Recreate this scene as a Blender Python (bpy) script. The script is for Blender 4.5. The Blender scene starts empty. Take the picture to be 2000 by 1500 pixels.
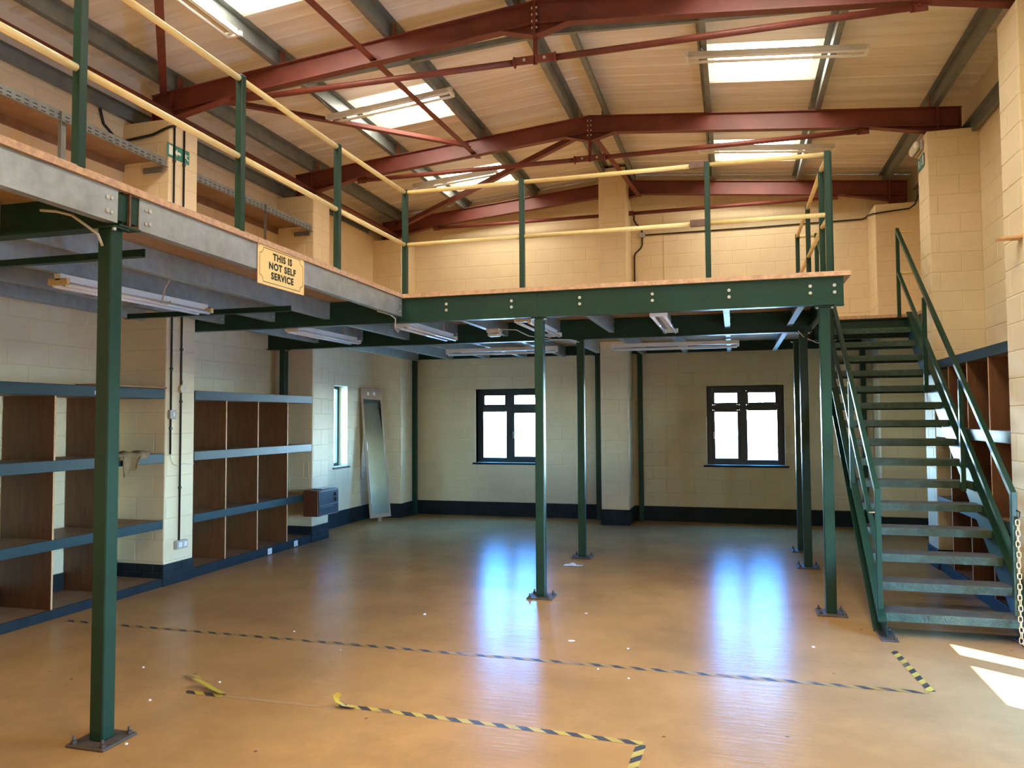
import bpy, math, random
from mathutils import Vector, Matrix
random.seed(7)
SC = bpy.context.scene
COL = SC.collection

# ------------------------------------------------------------------ camera, world, sun, exposure
CAMH = 1.75
yaw, pitch, roll = (math.radians(a) for a in (15.975, 2.528, -0.321))
FPX = 1510.3
cd = bpy.data.cameras.new('camera')
cd.sensor_fit = 'HORIZONTAL'; cd.sensor_width = 36.0
cd.lens = FPX / 2000.0 * 36.0
cd.clip_start = 0.05; cd.clip_end = 400
cam = bpy.data.objects.new('camera', cd); COL.objects.link(cam)
cy, sy, cp, sp, cr, sr = math.cos(yaw), math.sin(yaw), math.cos(pitch), math.sin(pitch), math.cos(roll), math.sin(roll)
fwd = Vector((-sy*cp, cy*cp, sp)); rt = Vector((cy, sy, 0)); up = rt.cross(fwd)
r2 = cr*rt + sr*up; u2 = -sr*rt + cr*up
m = Matrix((r2, u2, -fwd)).transposed().to_4x4(); m.translation = (0, 0, CAMH)
cam.matrix_world = m
SC.camera = cam

W = bpy.data.worlds.new('sky'); SC.world = W; W.use_nodes = True
wn = W.node_tree.nodes; wl = W.node_tree.links
bg = wn['Background']
tc = wn.new('ShaderNodeTexCoord'); sx = wn.new('ShaderNodeSeparateXYZ')
rmp = wn.new('ShaderNodeValToRGB')
rmp.color_ramp.elements[0].position = 0.0; rmp.color_ramp.elements[0].color = (0.75, 0.90, 1.0, 1)
rmp.color_ramp.elements[1].position = 0.20; rmp.color_ramp.elements[1].color = (0.065, 0.33, 1.0, 1)
e_ = rmp.color_ramp.elements.new(0.08); e_.color = (0.30, 0.62, 1.0, 1)
wl.new(tc.outputs['Generated'], sx.inputs[0]); wl.new(sx.outputs['Z'], rmp.inputs[0]); wl.new(rmp.outputs[0], bg.inputs[0])
hz = wn.new('ShaderNodeMapRange'); hz.interpolation_type = 'SMOOTHSTEP'
for i_, v_ in ((1, -0.02), (2, 0.30), (3, 80.0), (4, 24.0)): hz.inputs[i_].default_value = v_
wl.new(sx.outputs['Z'], hz.inputs[0]); wl.new(hz.outputs[0], bg.inputs[1])

sd = bpy.data.lights.new('sun', 'SUN'); sd.energy = 42; sd.angle = math.radians(0.53); sd.color = (1, 0.95, 0.86)
sun = bpy.data.objects.new('sun', sd); COL.objects.link(sun)
EL = math.radians(50.7)
sdir = Vector((-0.802*math.cos(EL), 0.597*math.cos(EL), -math.sin(EL)))
sun.rotation_euler = sdir.to_track_quat('-Z', 'Y').to_euler(); sun.location = (20, -15, 25)

def portal(name, loc, rot, w, h):
    l = bpy.data.lights.new(name, 'AREA'); l.shape = 'RECTANGLE'; l.size = w; l.size_y = h
    l.cycles.is_portal = True
    o = bpy.data.objects.new(name, l); COL.objects.link(o); o.location = loc; o.rotation_euler = rot
SKYLIGHT_E = 8.4
vs = SC.view_settings
vs.view_transform = 'Standard'; vs.look = 'None'; vs.gamma = 1.0; vs.use_curve_mapping = False
vs.exposure = 1.22
SC.cycles.max_bounces = 10; SC.cycles.diffuse_bounces = 6; SC.cycles.glossy_bounces = 4
SC.cycles.transparent_max_bounces = 12; SC.cycles.sample_clamp_indirect = 6.0
SC.cycles.caustics_reflective = False; SC.cycles.caustics_refractive = False

# ------------------------------------------------------------------ materials
def mat(name, col, rough=0.6, metal=0.0, var=0.0, vscale=3.0, bump=0.0, bscale=40.0, spec=0.5, col2=None, emit=None, es=0.0, rvar=0.0, stretch=None, coat=0.0):
    M = bpy.data.materials.new(name); M.use_nodes = True
    nt = M.node_tree; b = nt.nodes['Principled BSDF']
    b.inputs['Base Color'].default_value = (*col, 1); b.inputs['Roughness'].default_value = rough
    b.inputs['Metallic'].default_value = metal; b.inputs['Specular IOR Level'].default_value = spec
    if coat: b.inputs['Coat Weight'].default_value = coat
    if emit: b.inputs['Emission Color'].default_value = (*emit, 1); b.inputs['Emission Strength'].default_value = es
    if var or bump or rvar or col2:
        t = nt.nodes.new('ShaderNodeNewGeometry'); src = t.outputs['Position']
        if stretch:
            mp = nt.nodes.new('ShaderNodeMapping'); mp.inputs['Scale'].default_value = stretch
            nt.links.new(src, mp.inputs['Vector']); src = mp.outputs[0]
        n = nt.nodes.new('ShaderNodeTexNoise'); n.inputs['Scale'].default_value = vscale; n.inputs['Detail'].default_value = 6; n.inputs['Roughness'].default_value = 0.62
        nt.links.new(src, n.inputs['Vector'])
        if var or col2:
            r = nt.nodes.new('ShaderNodeValToRGB')
            c2 = col2 or tuple(c*(1-var) for c in col)
            c1 = tuple(min(1, c*(1+var*0.5)) for c in col) if not col2 else col
            r.color_ramp.elements[0].position = 0.32; r.color_ramp.elements[0].color = (*c2, 1)
            r.color_ramp.elements[1].position = 0.66; r.color_ramp.elements[1].color = (*c1, 1)
            nt.links.new(n.outputs['Fac'], r.inputs[0]); nt.links.new(r.outputs[0], b.inputs['Base Color'])
        if rvar:
            mr = nt.nodes.new('ShaderNodeMapRange'); mr.inputs[1].default_value = 0.3; mr.inputs[2].default_value = 0.7
            mr.inputs[3].default_value = max(0.02, rough-rvar); mr.inputs[4].default_value = min(1, rough+rvar)
            nt.links.new(n.outputs['Fac'], mr.inputs[0]); nt.links.new(mr.outputs[0], b.inputs['Roughness'])
        if bump:
            n2 = nt.nodes.new('ShaderNodeTexNoise'); n2.inputs['Scale'].default_value = bscale; n2.inputs['Detail'].default_value = 4
            nt.links.new(src, n2.inputs['Vector'])
            bp = nt.nodes.new('ShaderNodeBump'); bp.inputs['Strength'].default_value = bump; bp.inputs['Distance'].default_value = 0.01
            nt.links.new(n2.outputs['Fac'], bp.inputs['Height']); nt.links.new(bp.outputs[0], b.inputs['Normal'])
    return M
CREAM = mat('cream_masonry_paint', (0.80, 0.665, 0.43), 0.55, var=0.07, vscale=1.6, bump=0.25, bscale=90, spec=0.35)
CREAM2 = mat('cream_joint_paint', (0.76, 0.63, 0.405), 0.65, var=0.06, vscale=2.0, bump=0.2, bscale=90, spec=0.3)
LINER = mat('cream_cladding_liner', (0.76, 0.68, 0.53), 0.5, var=0.08, vscale=1.2)
BLACK = mat('blue_black_plinth_paint', (0.014, 0.021, 0.024), 0.6, var=0.35, vscale=5, bump=0.2, bscale=60, spec=0.25)
GREEN = mat('dark_green_steel_paint', (0.010, 0.043, 0.025), 0.36, var=0.15, vscale=4, spec=0.35)
GREENW = mat('worn_green_tread_paint', (0.034, 0.070, 0.040), 0.5, var=0.5, vscale=14, bump=0.5, bscale=70)
GALV = mat('galvanised_steel', (0.40, 0.43, 0.40), 0.46, metal=0.55, var=0.22, vscale=9, rvar=0.10)
GALVD = mat('dull_galvanised_purlin', (0.23, 0.26, 0.25), 0.5, metal=0.45, var=0.22, vscale=7, rvar=0.08)
BOLT = mat('zinc_bolt', (0.62, 0.64, 0.60), 0.35, metal=0.7)
RED = mat('red_oxide_primer', (0.175, 0.040, 0.026), 0.5, var=0.30, vscale=2.5, bump=0.1, bscale=50)
YELLOW = mat('yellow_handrail_paint', (0.80, 0.62, 0.27), 0.42, var=0.10, vscale=6)
RUST = mat('brown_bracket_paint', (0.14, 0.07, 0.045), 0.6, var=0.4, vscale=20)
PLY = mat('stained_plywood', (0.15, 0.058, 0.020), 0.5, var=0.30, vscale=5, stretch=(6, 6, 0.6))
PLYEDGE = mat('raw_plywood_edge', (0.62, 0.36, 0.17), 0.6, var=0.2, vscale=20)
SHELFTOP = mat('brown_shelf_board', (0.25, 0.14, 0.075), 0.55, var=0.25, vscale=6)
FASCIA = mat('blue_green_shelf_paint', (0.022, 0.045, 0.050), 0.42, var=0.15, vscale=5, spec=0.3)
CHIP = mat('chipboard_edge', (0.60, 0.36, 0.20), 0.7, var=0.28, vscale=26, bump=0.3, bscale=120)
CHIPU = mat('chipboard_face', (0.50, 0.31, 0.16), 0.7, var=0.15, vscale=18)
WHITE = mat('white_fitting_enamel', (0.80, 0.79, 0.74), 0.35, var=0.06, vscale=6)
TUBE = mat('fluorescent_tube_glass', (0.86, 0.87, 0.85), 0.15, spec=0.6)
ENDCAP = mat('yellowed_plastic', (0.62, 0.47, 0.20), 0.5)
PLASTIC = mat('cream_plastic', (0.66, 0.58, 0.40), 0.45)
GREYP = mat('grey_plastic', (0.42, 0.42, 0.40), 0.5)
BLACKP = mat('black_conduit_plastic', (0.012, 0.011, 0.010), 0.45)
CABLE = mat('pale_cable', (0.62, 0.58, 0.48), 0.55)
TREADTOP = mat('dirty_tread_top', (0.085, 0.078, 0.055), 0.65, var=0.35, vscale=9, bump=0.4, bscale=60)
FRAME = mat('dark_window_frame', (0.020, 0.038, 0.045), 0.35)
SILL = mat('dark_red_sill_tile', (0.075, 0.020, 0.016), 0.4, var=0.2)
SIGNY = mat('yellow_sign_board', (1.0, 0.66, 0.26), 0.4, var=0.05)
INK = mat('dark_green_ink', (0.012, 0.030, 0.014), 0.5)
EXITG = mat('exit_sign_green', (0.01, 0.19, 0.15), 0.4)
EXITW = mat('exit_sign_white', (0.80, 0.84, 0.72), 0.4)
PAPER = mat('white_paper', (0.80, 0.80, 0.80), 0.8)
WOODV = mat('heater_wood_veneer', (0.115, 0.042, 0.022), 0.4, var=0.3, vscale=6, stretch=(3, 3, 14))
HEATB = mat('heater_dark_grille', (0.035, 0.042, 0.05), 0.4)
CHROME = mat('bright_trim', (0.55, 0.56, 0.56), 0.25, metal=0.9)
MDF = mat('brown_hardboard', (0.40, 0.27, 0.17), 0.7, var=0.1)
MIRROR = mat('mirror_glass', (0.80, 0.85, 0.82), 0.03, metal=1.0)
GLINT = mat('peeled_edge_glint', (0.75, 0.78, 0.78), 0.6)  # pale colour imitating the window's reflection on peeled mirror edges
CLOTH = mat('brown_rag', (0.22, 0.135, 0.060), 0.9, var=0.25, vscale=14)
CARD = mat('corrugated_cardboard', (0.36, 0.21, 0.10), 0.8, var=0.15)
TAPEY = mat('yellow_tape', (0.52, 0.36, 0.025), 0.45, var=0.1)
SLOT = mat('slotted_angle_grey', (0.20, 0.21, 0.20), 0.5, metal=0.3, var=0.2, vscale=10)
SLOTD = mat('slot_shadow_paint', (0.03, 0.03, 0.03), 0.7)
CHAINM = mat('yellowed_plastic_chain', (0.72, 0.58, 0.34), 0.5)
CONC = mat('exterior_concrete', (0.55, 0.54, 0.50), 0.85, var=0.1)
PLATE = mat('dirty_base_plate', (0.10, 0.075, 0.055), 0.6, var=0.4, vscale=18)
ROOFM = mat('outer_roof_sheet', (0.25, 0.27, 0.27), 0.6)
SHELLM = mat('outer_wall_brick', (0.32, 0.16, 0.10), 0.8, var=0.2)

def glass_mat(name, tint):
    M = bpy.data.materials.new(name); M.use_nodes = True; nt = M.node_tree
    nt.nodes.remove(nt.nodes['Principled BSDF'])
    out = nt.nodes['Material Output']
    tr = nt.nodes.new('ShaderNodeBsdfTransparent'); tr.inputs[0].default_value = (*tint, 1)
    gl = nt.nodes.new('ShaderNodeBsdfGlossy'); gl.inputs['Roughness'].default_value = 0.02
    lw = nt.nodes.new('ShaderNodeLayerWeight'); lw.inputs[0].default_value = 0.5
    pw = nt.nodes.new('ShaderNodeMath'); pw.operation = 'POWER'; pw.inputs[1].default_value = 5.0
    fr = nt.nodes.new('ShaderNodeMath'); fr.operation = 'MULTIPLY_ADD'; fr.inputs[1].default_value = 0.85; fr.inputs[2].default_value = 0.035
    nt.links.new(lw.outputs['Facing'], pw.inputs[0]); nt.links.new(pw.outputs[0], fr.inputs[0])
    mx = nt.nodes.new('ShaderNodeMixShader')
    nt.links.new(fr.outputs[0], mx.inputs[0]); nt.links.new(tr.outputs[0], mx.inputs[1]); nt.links.new(gl.outputs[0], mx.inputs[2]); nt.links.new(mx.outputs[0], out.inputs[0])
    return M
GLASS = glass_mat('clear_window_glass', (0.90, 0.96, 0.95))

def roof_liner():
    M = mat('white_liner_sheet', (0.86, 0.83, 0.77), 0.42, var=0.16, vscale=1.1, stretch=(0.30, 4.5, 1), col2=(0.66, 0.60, 0.49))
    return M
SHEET = roof_liner()

def skylight_mat():
    M = bpy.data.materials.new('translucent_rooflight'); M.use_nodes = True; nt = M.node_tree
    b = nt.nodes['Principled BSDF']; b.inputs['Base Color'].default_value = (0.85, 0.80, 0.62, 1); b.inputs['Roughness'].default_value = 0.4
    b.inputs['Emission Color'].default_value = (1.0, 0.93, 0.79, 1); b.inputs['Emission Strength'].default_value = SKYLIGHT_E
    return M
SKYL = skylight_mat()
SKYB = mat('yellowed_rooflight_edge_glow', (0.85, 0.78, 0.55), 0.4, emit=(1.0, 0.80, 0.48), es=0.55)  # yellowed border; its weak glow paints in daylight falling off at the edge

def floor_mat():
    M = bpy.data.materials.new('worn_orange_floor_paint'); M.use_nodes = True; nt = M.node_tree; b = nt.nodes['Principled BSDF']
    g = nt.nodes.new('ShaderNodeNewGeometry')
    def noise(sc, det, rough=0.6, st=None):
        n = nt.nodes.new('ShaderNodeTexNoise'); n.inputs['Scale'].default_value = sc; n.inputs['Detail'].default_value = det; n.inputs['Roughness'].default_value = rough
        if st:
            mp = nt.nodes.new('ShaderNodeMapping'); mp.inputs['Scale'].default_value = st; nt.links.new(g.outputs['Position'], mp.inputs[0]); nt.links.new(mp.outputs[0], n.inputs['Vector'])
        else: nt.links.new(g.outputs['Position'], n.inputs['Vector'])
        return n
    a = noise(0.9, 8); r = nt.nodes.new('ShaderNodeValToRGB')
    r.color_ramp.elements[0].position = 0.30; r.color_ramp.elements[0].color = (0.40, 0.225, 0.085, 1)
    r.color_ramp.elements[1].position = 0.62; r.color_ramp.elements[1].color = (0.50, 0.285, 0.110, 1)
    nt.links.new(a.outputs['Fac'], r.inputs[0])
    # grey scuffs
    s = noise(1.1, 12, 0.75); rs = nt.nodes.new('ShaderNodeValToRGB'); rs.color_ramp.elements[0].position = 0.44; rs.color_ramp.elements[1].position = 0.66
    rs.color_ramp.elements[0].color = (0, 0, 0, 1); rs.color_ramp.elements[1].color = (0.45, 0.45, 0.45, 1)
    nt.links.new(s.outputs['Fac'], rs.inputs[0])
    mx = nt.nodes.new('ShaderNodeMix'); mx.data_type = 'RGBA'; mx.inputs[7].default_value = (0.24, 0.14, 0.065, 1)
    nt.links.new(rs.outputs[0], mx.inputs[0]); nt.links.new(r.outputs[0], mx.inputs[6])
    # small dark specks
    v = nt.nodes.new('ShaderNodeTexVoronoi'); v.inputs['Scale'].default_value = 3.4; nt.links.new(g.outputs['Position'], v.inputs['Vector'])
    vr = nt.nodes.new('ShaderNodeValToRGB'); vr.color_ramp.elements[0].position = 0.030; vr.color_ramp.elements[0].color = (0.75, 0.75, 0.75, 1); vr.color_ramp.elements[1].position = 0.05; vr.color_ramp.elements[1].color = (0, 0, 0, 1)
    nt.links.new(v.outputs['Distance'], vr.inputs[0])
    m2 = nt.nodes.new('ShaderNodeMix'); m2.data_type = 'RGBA'; m2.inputs[7].default_value = (0.07, 0.04, 0.025, 1)
    nt.links.new(vr.outputs[0], m2.inputs[0]); nt.links.new(mx.outputs[2], m2.inputs[6]); nt.links.new(m2.outputs[2], b.inputs['Base Color'])
    ro = noise(1.7, 2, 0.5); mr = nt.nodes.new('ShaderNodeMapRange'); mr.inputs[1].default_value = 0.3; mr.inputs[2].default_value = 0.7; mr.inputs[3].default_value = 0.27; mr.inputs[4].default_value = 0.33
    b.inputs['Roughness'].default_value = 0.25
    bn = noise(11, 5, 0.6, (0.45, 2.2, 1)); bp = nt.nodes.new('ShaderNodeBump'); bp.inputs['Strength'].default_value = 0.34; bp.inputs['Distance'].default_value = 0.006
    nt.links.new(bn.outputs['Fac'], bp.inputs['Height']); nt.links.new(bp.outputs[0], b.inputs['Normal'])
    b.inputs['Specular IOR Level'].default_value = 0.045
    return M
FLOORM = floor_mat()

def tape_mat(name, pitch_, faded):
    M = bpy.data.materials.new(name); M.use_nodes = True; nt = M.node_tree; b = nt.nodes['Principled BSDF']
    t = nt.nodes.new('ShaderNodeTexCoord'); s = nt.nodes.new('ShaderNodeSeparateXYZ'); nt.links.new(t.outputs['Object'], s.inputs[0])
    def mth(op, a, bb):
        n = nt.nodes.new('ShaderNodeMath'); n.operation = op
        for i, x in enumerate((a, bb)):
            if isinstance(x, float): n.inputs[i].default_value = x
            else: nt.links.new(x, n.inputs[i])
        return n.outputs[0]
    u = mth('ADD', s.outputs['X'], mth('MULTIPLY', s.outputs['Y'], 1.2))
    f = mth('FRACT', mth('DIVIDE', u, pitch_), 0.0)
    st = mth('LESS_THAN', f, 0.5)
    mx = nt.nodes.new('ShaderNodeMix'); mx.data_type = 'RGBA'
    mx.inputs[6].default_value = (0.40, 0.25, 0.06, 1) if faded else (0.55, 0.40, 0.06, 1)
    mx.inputs[7].default_value = (0.050, 0.042, 0.036, 1)
    nt.links.new(st, mx.inputs[0])
    n = nt.nodes.new('ShaderNodeTexNoise'); n.inputs['Scale'].default_value = 5.0; n.inputs['Detail'].default_value = 8
    nt.links.new(t.outputs['Object'], n.inputs['Vector'])
    r = nt.nodes.new('ShaderNodeValToRGB'); r.color_ramp.elements[0].position = 0.52; r.color_ramp.elements[0].color = (0, 0, 0, 1); r.color_ramp.elements[1].position = 0.64
    r.color_ramp.elements[1].color = (0.85, 0.85, 0.85, 1) if faded else (0.4, 0.4, 0.4, 1)
    nt.links.new(n.outputs['Fac'], r.inputs[0])
    m2 = nt.nodes.new('ShaderNodeMix'); m2.data_type = 'RGBA'; m2.inputs[7].default_value = (0.38, 0.215, 0.085, 1)
    nt.links.new(r.outputs[0], m2.inputs[0]); nt.links.new(mx.outputs[2], m2.inputs[6]); nt.links.new(m2.outputs[2], b.inputs['Base Color'])
    b.inputs['Roughness'].default_value = 0.5
    return M
TAPE = tape_mat('hazard_tape_print', 0.145, False)
TAPEF = tape_mat('worn_hazard_tape_print', 0.145, True)

# ------------------------------------------------------------------ mesh helpers
class MB:
    def __init__(s): s.v = []; s.f = []; s.mi = []; s.sm = []
    def face(s, idx, mi=0, smooth=False): s.f.append(tuple(idx)); s.mi.append(mi); s.sm.append(smooth)
    def poly(s, pts, mi=0):
        n = len(s.v); s.v += [tuple(p) for p in pts]; s.face(range(n, n+len(pts)), mi); return s
    def box(s, x0, x1, y0, y1, z0, z1, mi=0):
        x0, x1 = min(x0, x1), max(x0, x1); y0, y1 = min(y0, y1), max(y0, y1); z0, z1 = min(z0, z1), max(z0, z1)
        n = len(s.v)
        s.v += [(x0,y0,z0),(x1,y0,z0),(x1,y1,z0),(x0,y1,z0),(x0,y0,z1),(x1,y0,z1),(x1,y1,z1),(x0,y1,z1)]
        for q in ((0,3,2,1),(4,5,6,7),(0,1,5,4),(1,2,6,5),(2,3,7,6),(3,0,4,7)): s.face([n+i for i in q], mi)
        return s
    def rbox(s, x0, x1, y0, y1, z0, z1, b=0.004, mi=0):
        """box with chamfered edges"""
        c = [(x0+x1)/2, (y0+y1)/2, (z0+z1)/2]; h = [abs(x1-x0)/2, abs(y1-y0)/2, abs(z1-z0)/2]; b = min(b, min(h)*0.9)
        idx = {}; n0 = len(s.v)
        for sx_ in (-1,1):
            for sy_ in (-1,1):
                for sz_ in (-1,1):
                    sg = (sx_, sy_, sz_)
                    for ax in range(3):
                        p = [c[i]+sg[i]*(h[i]-(0 if i == ax else b)) for i in range(3)]
                        idx[(sg, ax)] = len(s.v); s.v.append(tuple(p))
        def addf(ids, nrm):
            P = [Vector(s.v[i]) for i in ids]
            nn = (P[1]-P[0]).cross(P[2]-P[0])
            if nn.dot(Vector(nrm)) < 0: ids = ids[::-1]
            s.face(ids, mi)
        for ax in range(3):
            o1, o2 = [i for i in range(3) if i != ax]
            for sg in (-1, 1):
                ids = []
                for a, b_ in ((-1,-1),(1,-1),(1,1),(-1,1)):
                    g = [0,0,0]; g[ax] = sg; g[o1] = a; g[o2] = b_
                    ids.append(idx[(tuple(g), ax)])
                nr = [0,0,0]; nr[ax] = sg; addf(ids, nr)
        for ax in range(3):
            o1, o2 = [i for i in range(3) if i != ax]
            for a in (-1,1):
                for b_ in (-1,1):
                    g1 = [0,0,0]; g1[o1] = a; g1[o2] = b_; g1[ax] = -1; g2 = list(g1); g2[ax] = 1
                    nr = [0,0,0]; nr[o1] = a; nr[o2] = b_
                    addf([idx[(tuple(g1), o1)], idx[(tuple(g2), o1)], idx[(tuple(g2), o2)], idx[(tuple(g1), o2)]], nr)
        for sx_ in (-1,1):
            for sy_ in (-1,1):
                for sz_ in (-1,1):
                    sg = (sx_, sy_, sz_); addf([idx[(sg,0)], idx[(sg,1)], idx[(sg,2)]], sg)
        return s
    def ext(s, prof, p0, p1, upv=(0,0,1), mi=0, smooth=False, caps=True):
        p0 = Vector(p0); p1 = Vector(p1); d = (p1-p0).normalized(); uv = Vector(upv)
        if abs(d.dot(uv.normalized())) > 0.999: uv = Vector((0,1,0))
        sd_ = d.cross(uv).normalized(); u_ = sd_.cross(d)
        n = len(s.v); k = len(prof)
        for p in (p0, p1):
            for a, b in prof: s.v.append(tuple(p + sd_*a + u_*b))
        area = sum(prof[i][0]*prof[(i+1)%k][1]-prof[(i+1)%k][0]*prof[i][1] for i in range(k))
        for i in range(k):
            j = (i+1) % k
            q = [n+i, n+j, n+k+j, n+k+i]
            if area > 0: q = q[::-1]
            s.face(q, mi, smooth)
        if caps:
            a = list(range(n, n+k)); b = list(range(n+k, n+2*k))
            if area > 0: s.face(a, mi); s.face(b[::-1], mi)
            else: s.face(a[::-1], mi); s.face(b, mi)
        return s
    def tube(s, p0, p1, r, n=12, mi=0): return s.ext([(r*math.cos(2*math.pi*i/n), r*math.sin(2*math.pi*i/n)) for i in range(n)], p0, p1, mi=mi, smooth=True)
    def bar(s, p0, p1, w, h, upv=(0,0,1), mi=0): return s.ext([(-w/2,-h/2),(w/2,-h/2),(w/2,h/2),(-w/2,h/2)], p0, p1, upv, mi)
    def path(s, pts, r, n=8, mi=0):
        """a round cable or pipe through points"""
        P = [Vector(p) for p in pts]; base = len(s.v)
        prev = None
        for i, p in enumerate(P):
            d = ((P[min(i+1, len(P)-1)] - P[max(i-1, 0)])).normalized()
            ref = Vector((0,0,1)) if abs(d.z) < 0.9 else Vector((1,0,0))
            if prev is not None:
                a = (prev - d*prev.dot(d))
                a = a.normalized() if a.length > 1e-4 else d.cross(ref).normalized()
            else: a = d.cross(ref).normalized()
            b = d.cross(a); prev = a
            for k in range(n):
                t = 2*math.pi*k/n; s.v.append(tuple(p + a*(r*math.cos(t)) + b*(r*math.sin(t))))
        for i in range(len(P)-1):
            for k in range(n):
                k2 = (k+1) % n
                s.face([base+i*n+k, base+i*n+k2, base+(i+1)*n+k2, base+(i+1)*n+k], mi, True)
        s.face([base+k for k in range(n)][::-1], mi); s.face([base+(len(P)-1)*n+k for k in range(n)], mi)
        return s
    def ngon_prism(s, c, axis, r, h, n=8, mi=0):
        c = Vector(c); a = Vector(axis).normalized(); return s.ext([(r*math.cos(2*math.pi*i/n), r*math.sin(2*math.pi*i/n)) for i in range(n)], c-a*(h/2), c+a*(h/2), mi=mi)
    def build(s, name, mats, parent=None, loc=None):
        if not isinstance(mats, (list, tuple)): mats = [mats]
        if parent is not None and loc is None: off = WORLD[parent.name]
        else: off = Vector(loc) if loc is not None else Vector((0,0,0))
        me = bpy.data.meshes.new(name)
        me.from_pydata([(x-off.x, y-off.y, z-off.z) for x, y, z in s.v], [], s.f)
        for mm in mats: me.materials.append(mm)
        for p, mi, sm in zip(me.polygons, s.mi, s.sm): p.material_index = mi; p.use_smooth = sm
        me.update()
        o = bpy.data.objects.new(name, me); COL.objects.link(o)
        if parent is not None: o.parent = parent
        else: o.location = off
        WORLD[o.name] = off.copy() if parent is None else off.copy()
        return o
WORLD = {}
def P_(a, b, c): return Vector((a, b, c))
def tag(o, label, cat, group=None):
    o['label'] = label; o['category'] = cat
    if group: o['group'] = group
    return o
def thing(name, label, cat, loc=(0,0,0), group=None):
    o = bpy.data.objects.new(name, None); COL.objects.link(o); o.location = loc; o.empty_display_size = 0.1
    WORLD[o.name] = Vector(loc)
    return tag(o, label, cat, group)
def struct(o): o['kind'] = 'structure'; return o
def stuff(o): o['kind'] = 'stuff'; return o
def sname(base_obj): return base_obj
def copy_tree(o, parent=None):
    c = o.copy(); COL.objects.link(c)
    if parent is not None: c.parent = parent
    WORLD[c.name] = WORLD[o.name].copy()
    for ch in list(o.children): copy_tree(ch, c)
    return c
def prof_I(w, h, tw, tf): return [(-w/2,-h/2),(w/2,-h/2),(w/2,-h/2+tf),(tw/2,-h/2+tf),(tw/2,h/2-tf),(w/2,h/2-tf),(w/2,h/2),(-w/2,h/2),(-w/2,h/2-tf),(-tw/2,h/2-tf),(-tw/2,-h/2+tf),(-w/2,-h/2+tf)]
def prof_C(h, w, t, lip, sgn=1):
    """web at a=0, flanges reaching to a=sgn*w, with lips"""
    p = [(0,-h/2),(w,-h/2),(w,-h/2+lip),(w-t,-h/2+lip),(w-t,-h/2+t),(t,-h/2+t),(t,h/2-t),(w-t,h/2-t),(w-t,h/2-lip),(w,h/2-lip),(w,h/2),(0,h/2)]
    return p if sgn > 0 else [(-a, b) for a, b in p][::-1]
def prof_Z(h, w, t, sgn=1):
    p = [(0,0),(0,h-t),(-w,h-t),(-w,h),(t,h),(t,t),(w,t),(w,0)]
    return p if sgn > 0 else [(-a, b) for a, b in p][::-1]
def prof_L(a, b, t): return [(0,0),(a,0),(a,t),(t,t),(t,b),(0,b)]

# camera projection, only used to choose which masonry blocks show largest
def show(p):
    d = Vector(p) - Vector((0,0,CAMH)); z = d.dot(fwd)
    if z < 0.2: return None
    return 1000+FPX*d.dot(r2)/z, 750-FPX*d.dot(u2)/z, z

# ------------------------------------------------------------------ room dimensions
XL, XR, YB, YF = -6.40, 2.76, 13.33, -2.5
XW = -6.24                       # inner face of the window bay, thicker than the shelf bays
RX = -1.786                      # ridge line
def rz(x, off=0.0): return 5.785 + off - 0.09*abs(x-RX)     # rafter top plane
def lz(y): return 0.011*max(0.0, 7.33-y)                    # left wing deck rises very slightly towards the near end
SHEETZ = 0.185

# ------------------------------------------------------------------ masonry
_blockmesh = {}
def block_mesh(w, h, mt):
    k = (round(w,3), round(h,3), mt.name)
    if k in _blockmesh: return _blockmesh[k]
    d, b = 0.0035, 0.005
    v = [(-w/2,0,-h/2),(w/2,0,-h/2),(w/2,0,h/2),(-w/2,0,h/2),(-w/2+b,-d,-h/2+b),(w/2-b,-d,-h/2+b),(w/2-b,-d,h/2-b),(-w/2+b,-d,h/2-b)]
    f = [(4,5,6,7),(0,1,5,4),(1,2,6,5),(2,3,7,6),(3,0,4,7)]
    me = bpy.data.meshes.new('concrete_block'); me.from_pydata(v, [], f); me.materials.append(mt); me.update()
    _blockmesh[k] = me; return me
def sub_rect(r, o):
    a0, a1, b0, b1 = r; c0, c1, d0, d1 = o
    if c0 >= a1 or c1 <= a0 or d0 >= b1 or d1 <= b0: return [r]
    out = []
    if c0 > a0: out.append((a0, c0, b0, b1))
    if c1 < a1: out.append((c1, a1, b0, b1))
    m0, m1 = max(a0, c0), min(a1, c1)
    if d0 > b0: out.append((m0, m1, b0, d0))
    if d1 < b1: out.append((m0, m1, d1, b1))
    return out
def course_rects(u0, u1, z0, z1, bw, bh, openings=(), phase=0.0, jt=0.005, ztop=None, odd=None):
    res = []; k = 0; z = z0
    while z < z1-0.03:
        zt = min(z+bh, z1)
        sh = phase + (bw/2 if k % 2 else 0)
        u = u0 - bw + (sh % bw)
        while u < u1:
            a, b = max(u, u0), min(u+bw, u1)
            if b-a > 0.035:
                rr = [(a+jt/2, b-jt/2, z+jt/2, zt-jt/2)]
                for o in openings: rr = [q for r in rr for q in sub_rect(r, o)]
                for q in rr:
                    if q[1]-q[0] > 0.03 and q[3]-q[2] > 0.03 and (ztop is None or (ztop(q[0]) > q[3] and ztop(q[1]) > q[3])): res.append(q)
            u += bw
        z += bh; k += 1
    return res
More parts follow.
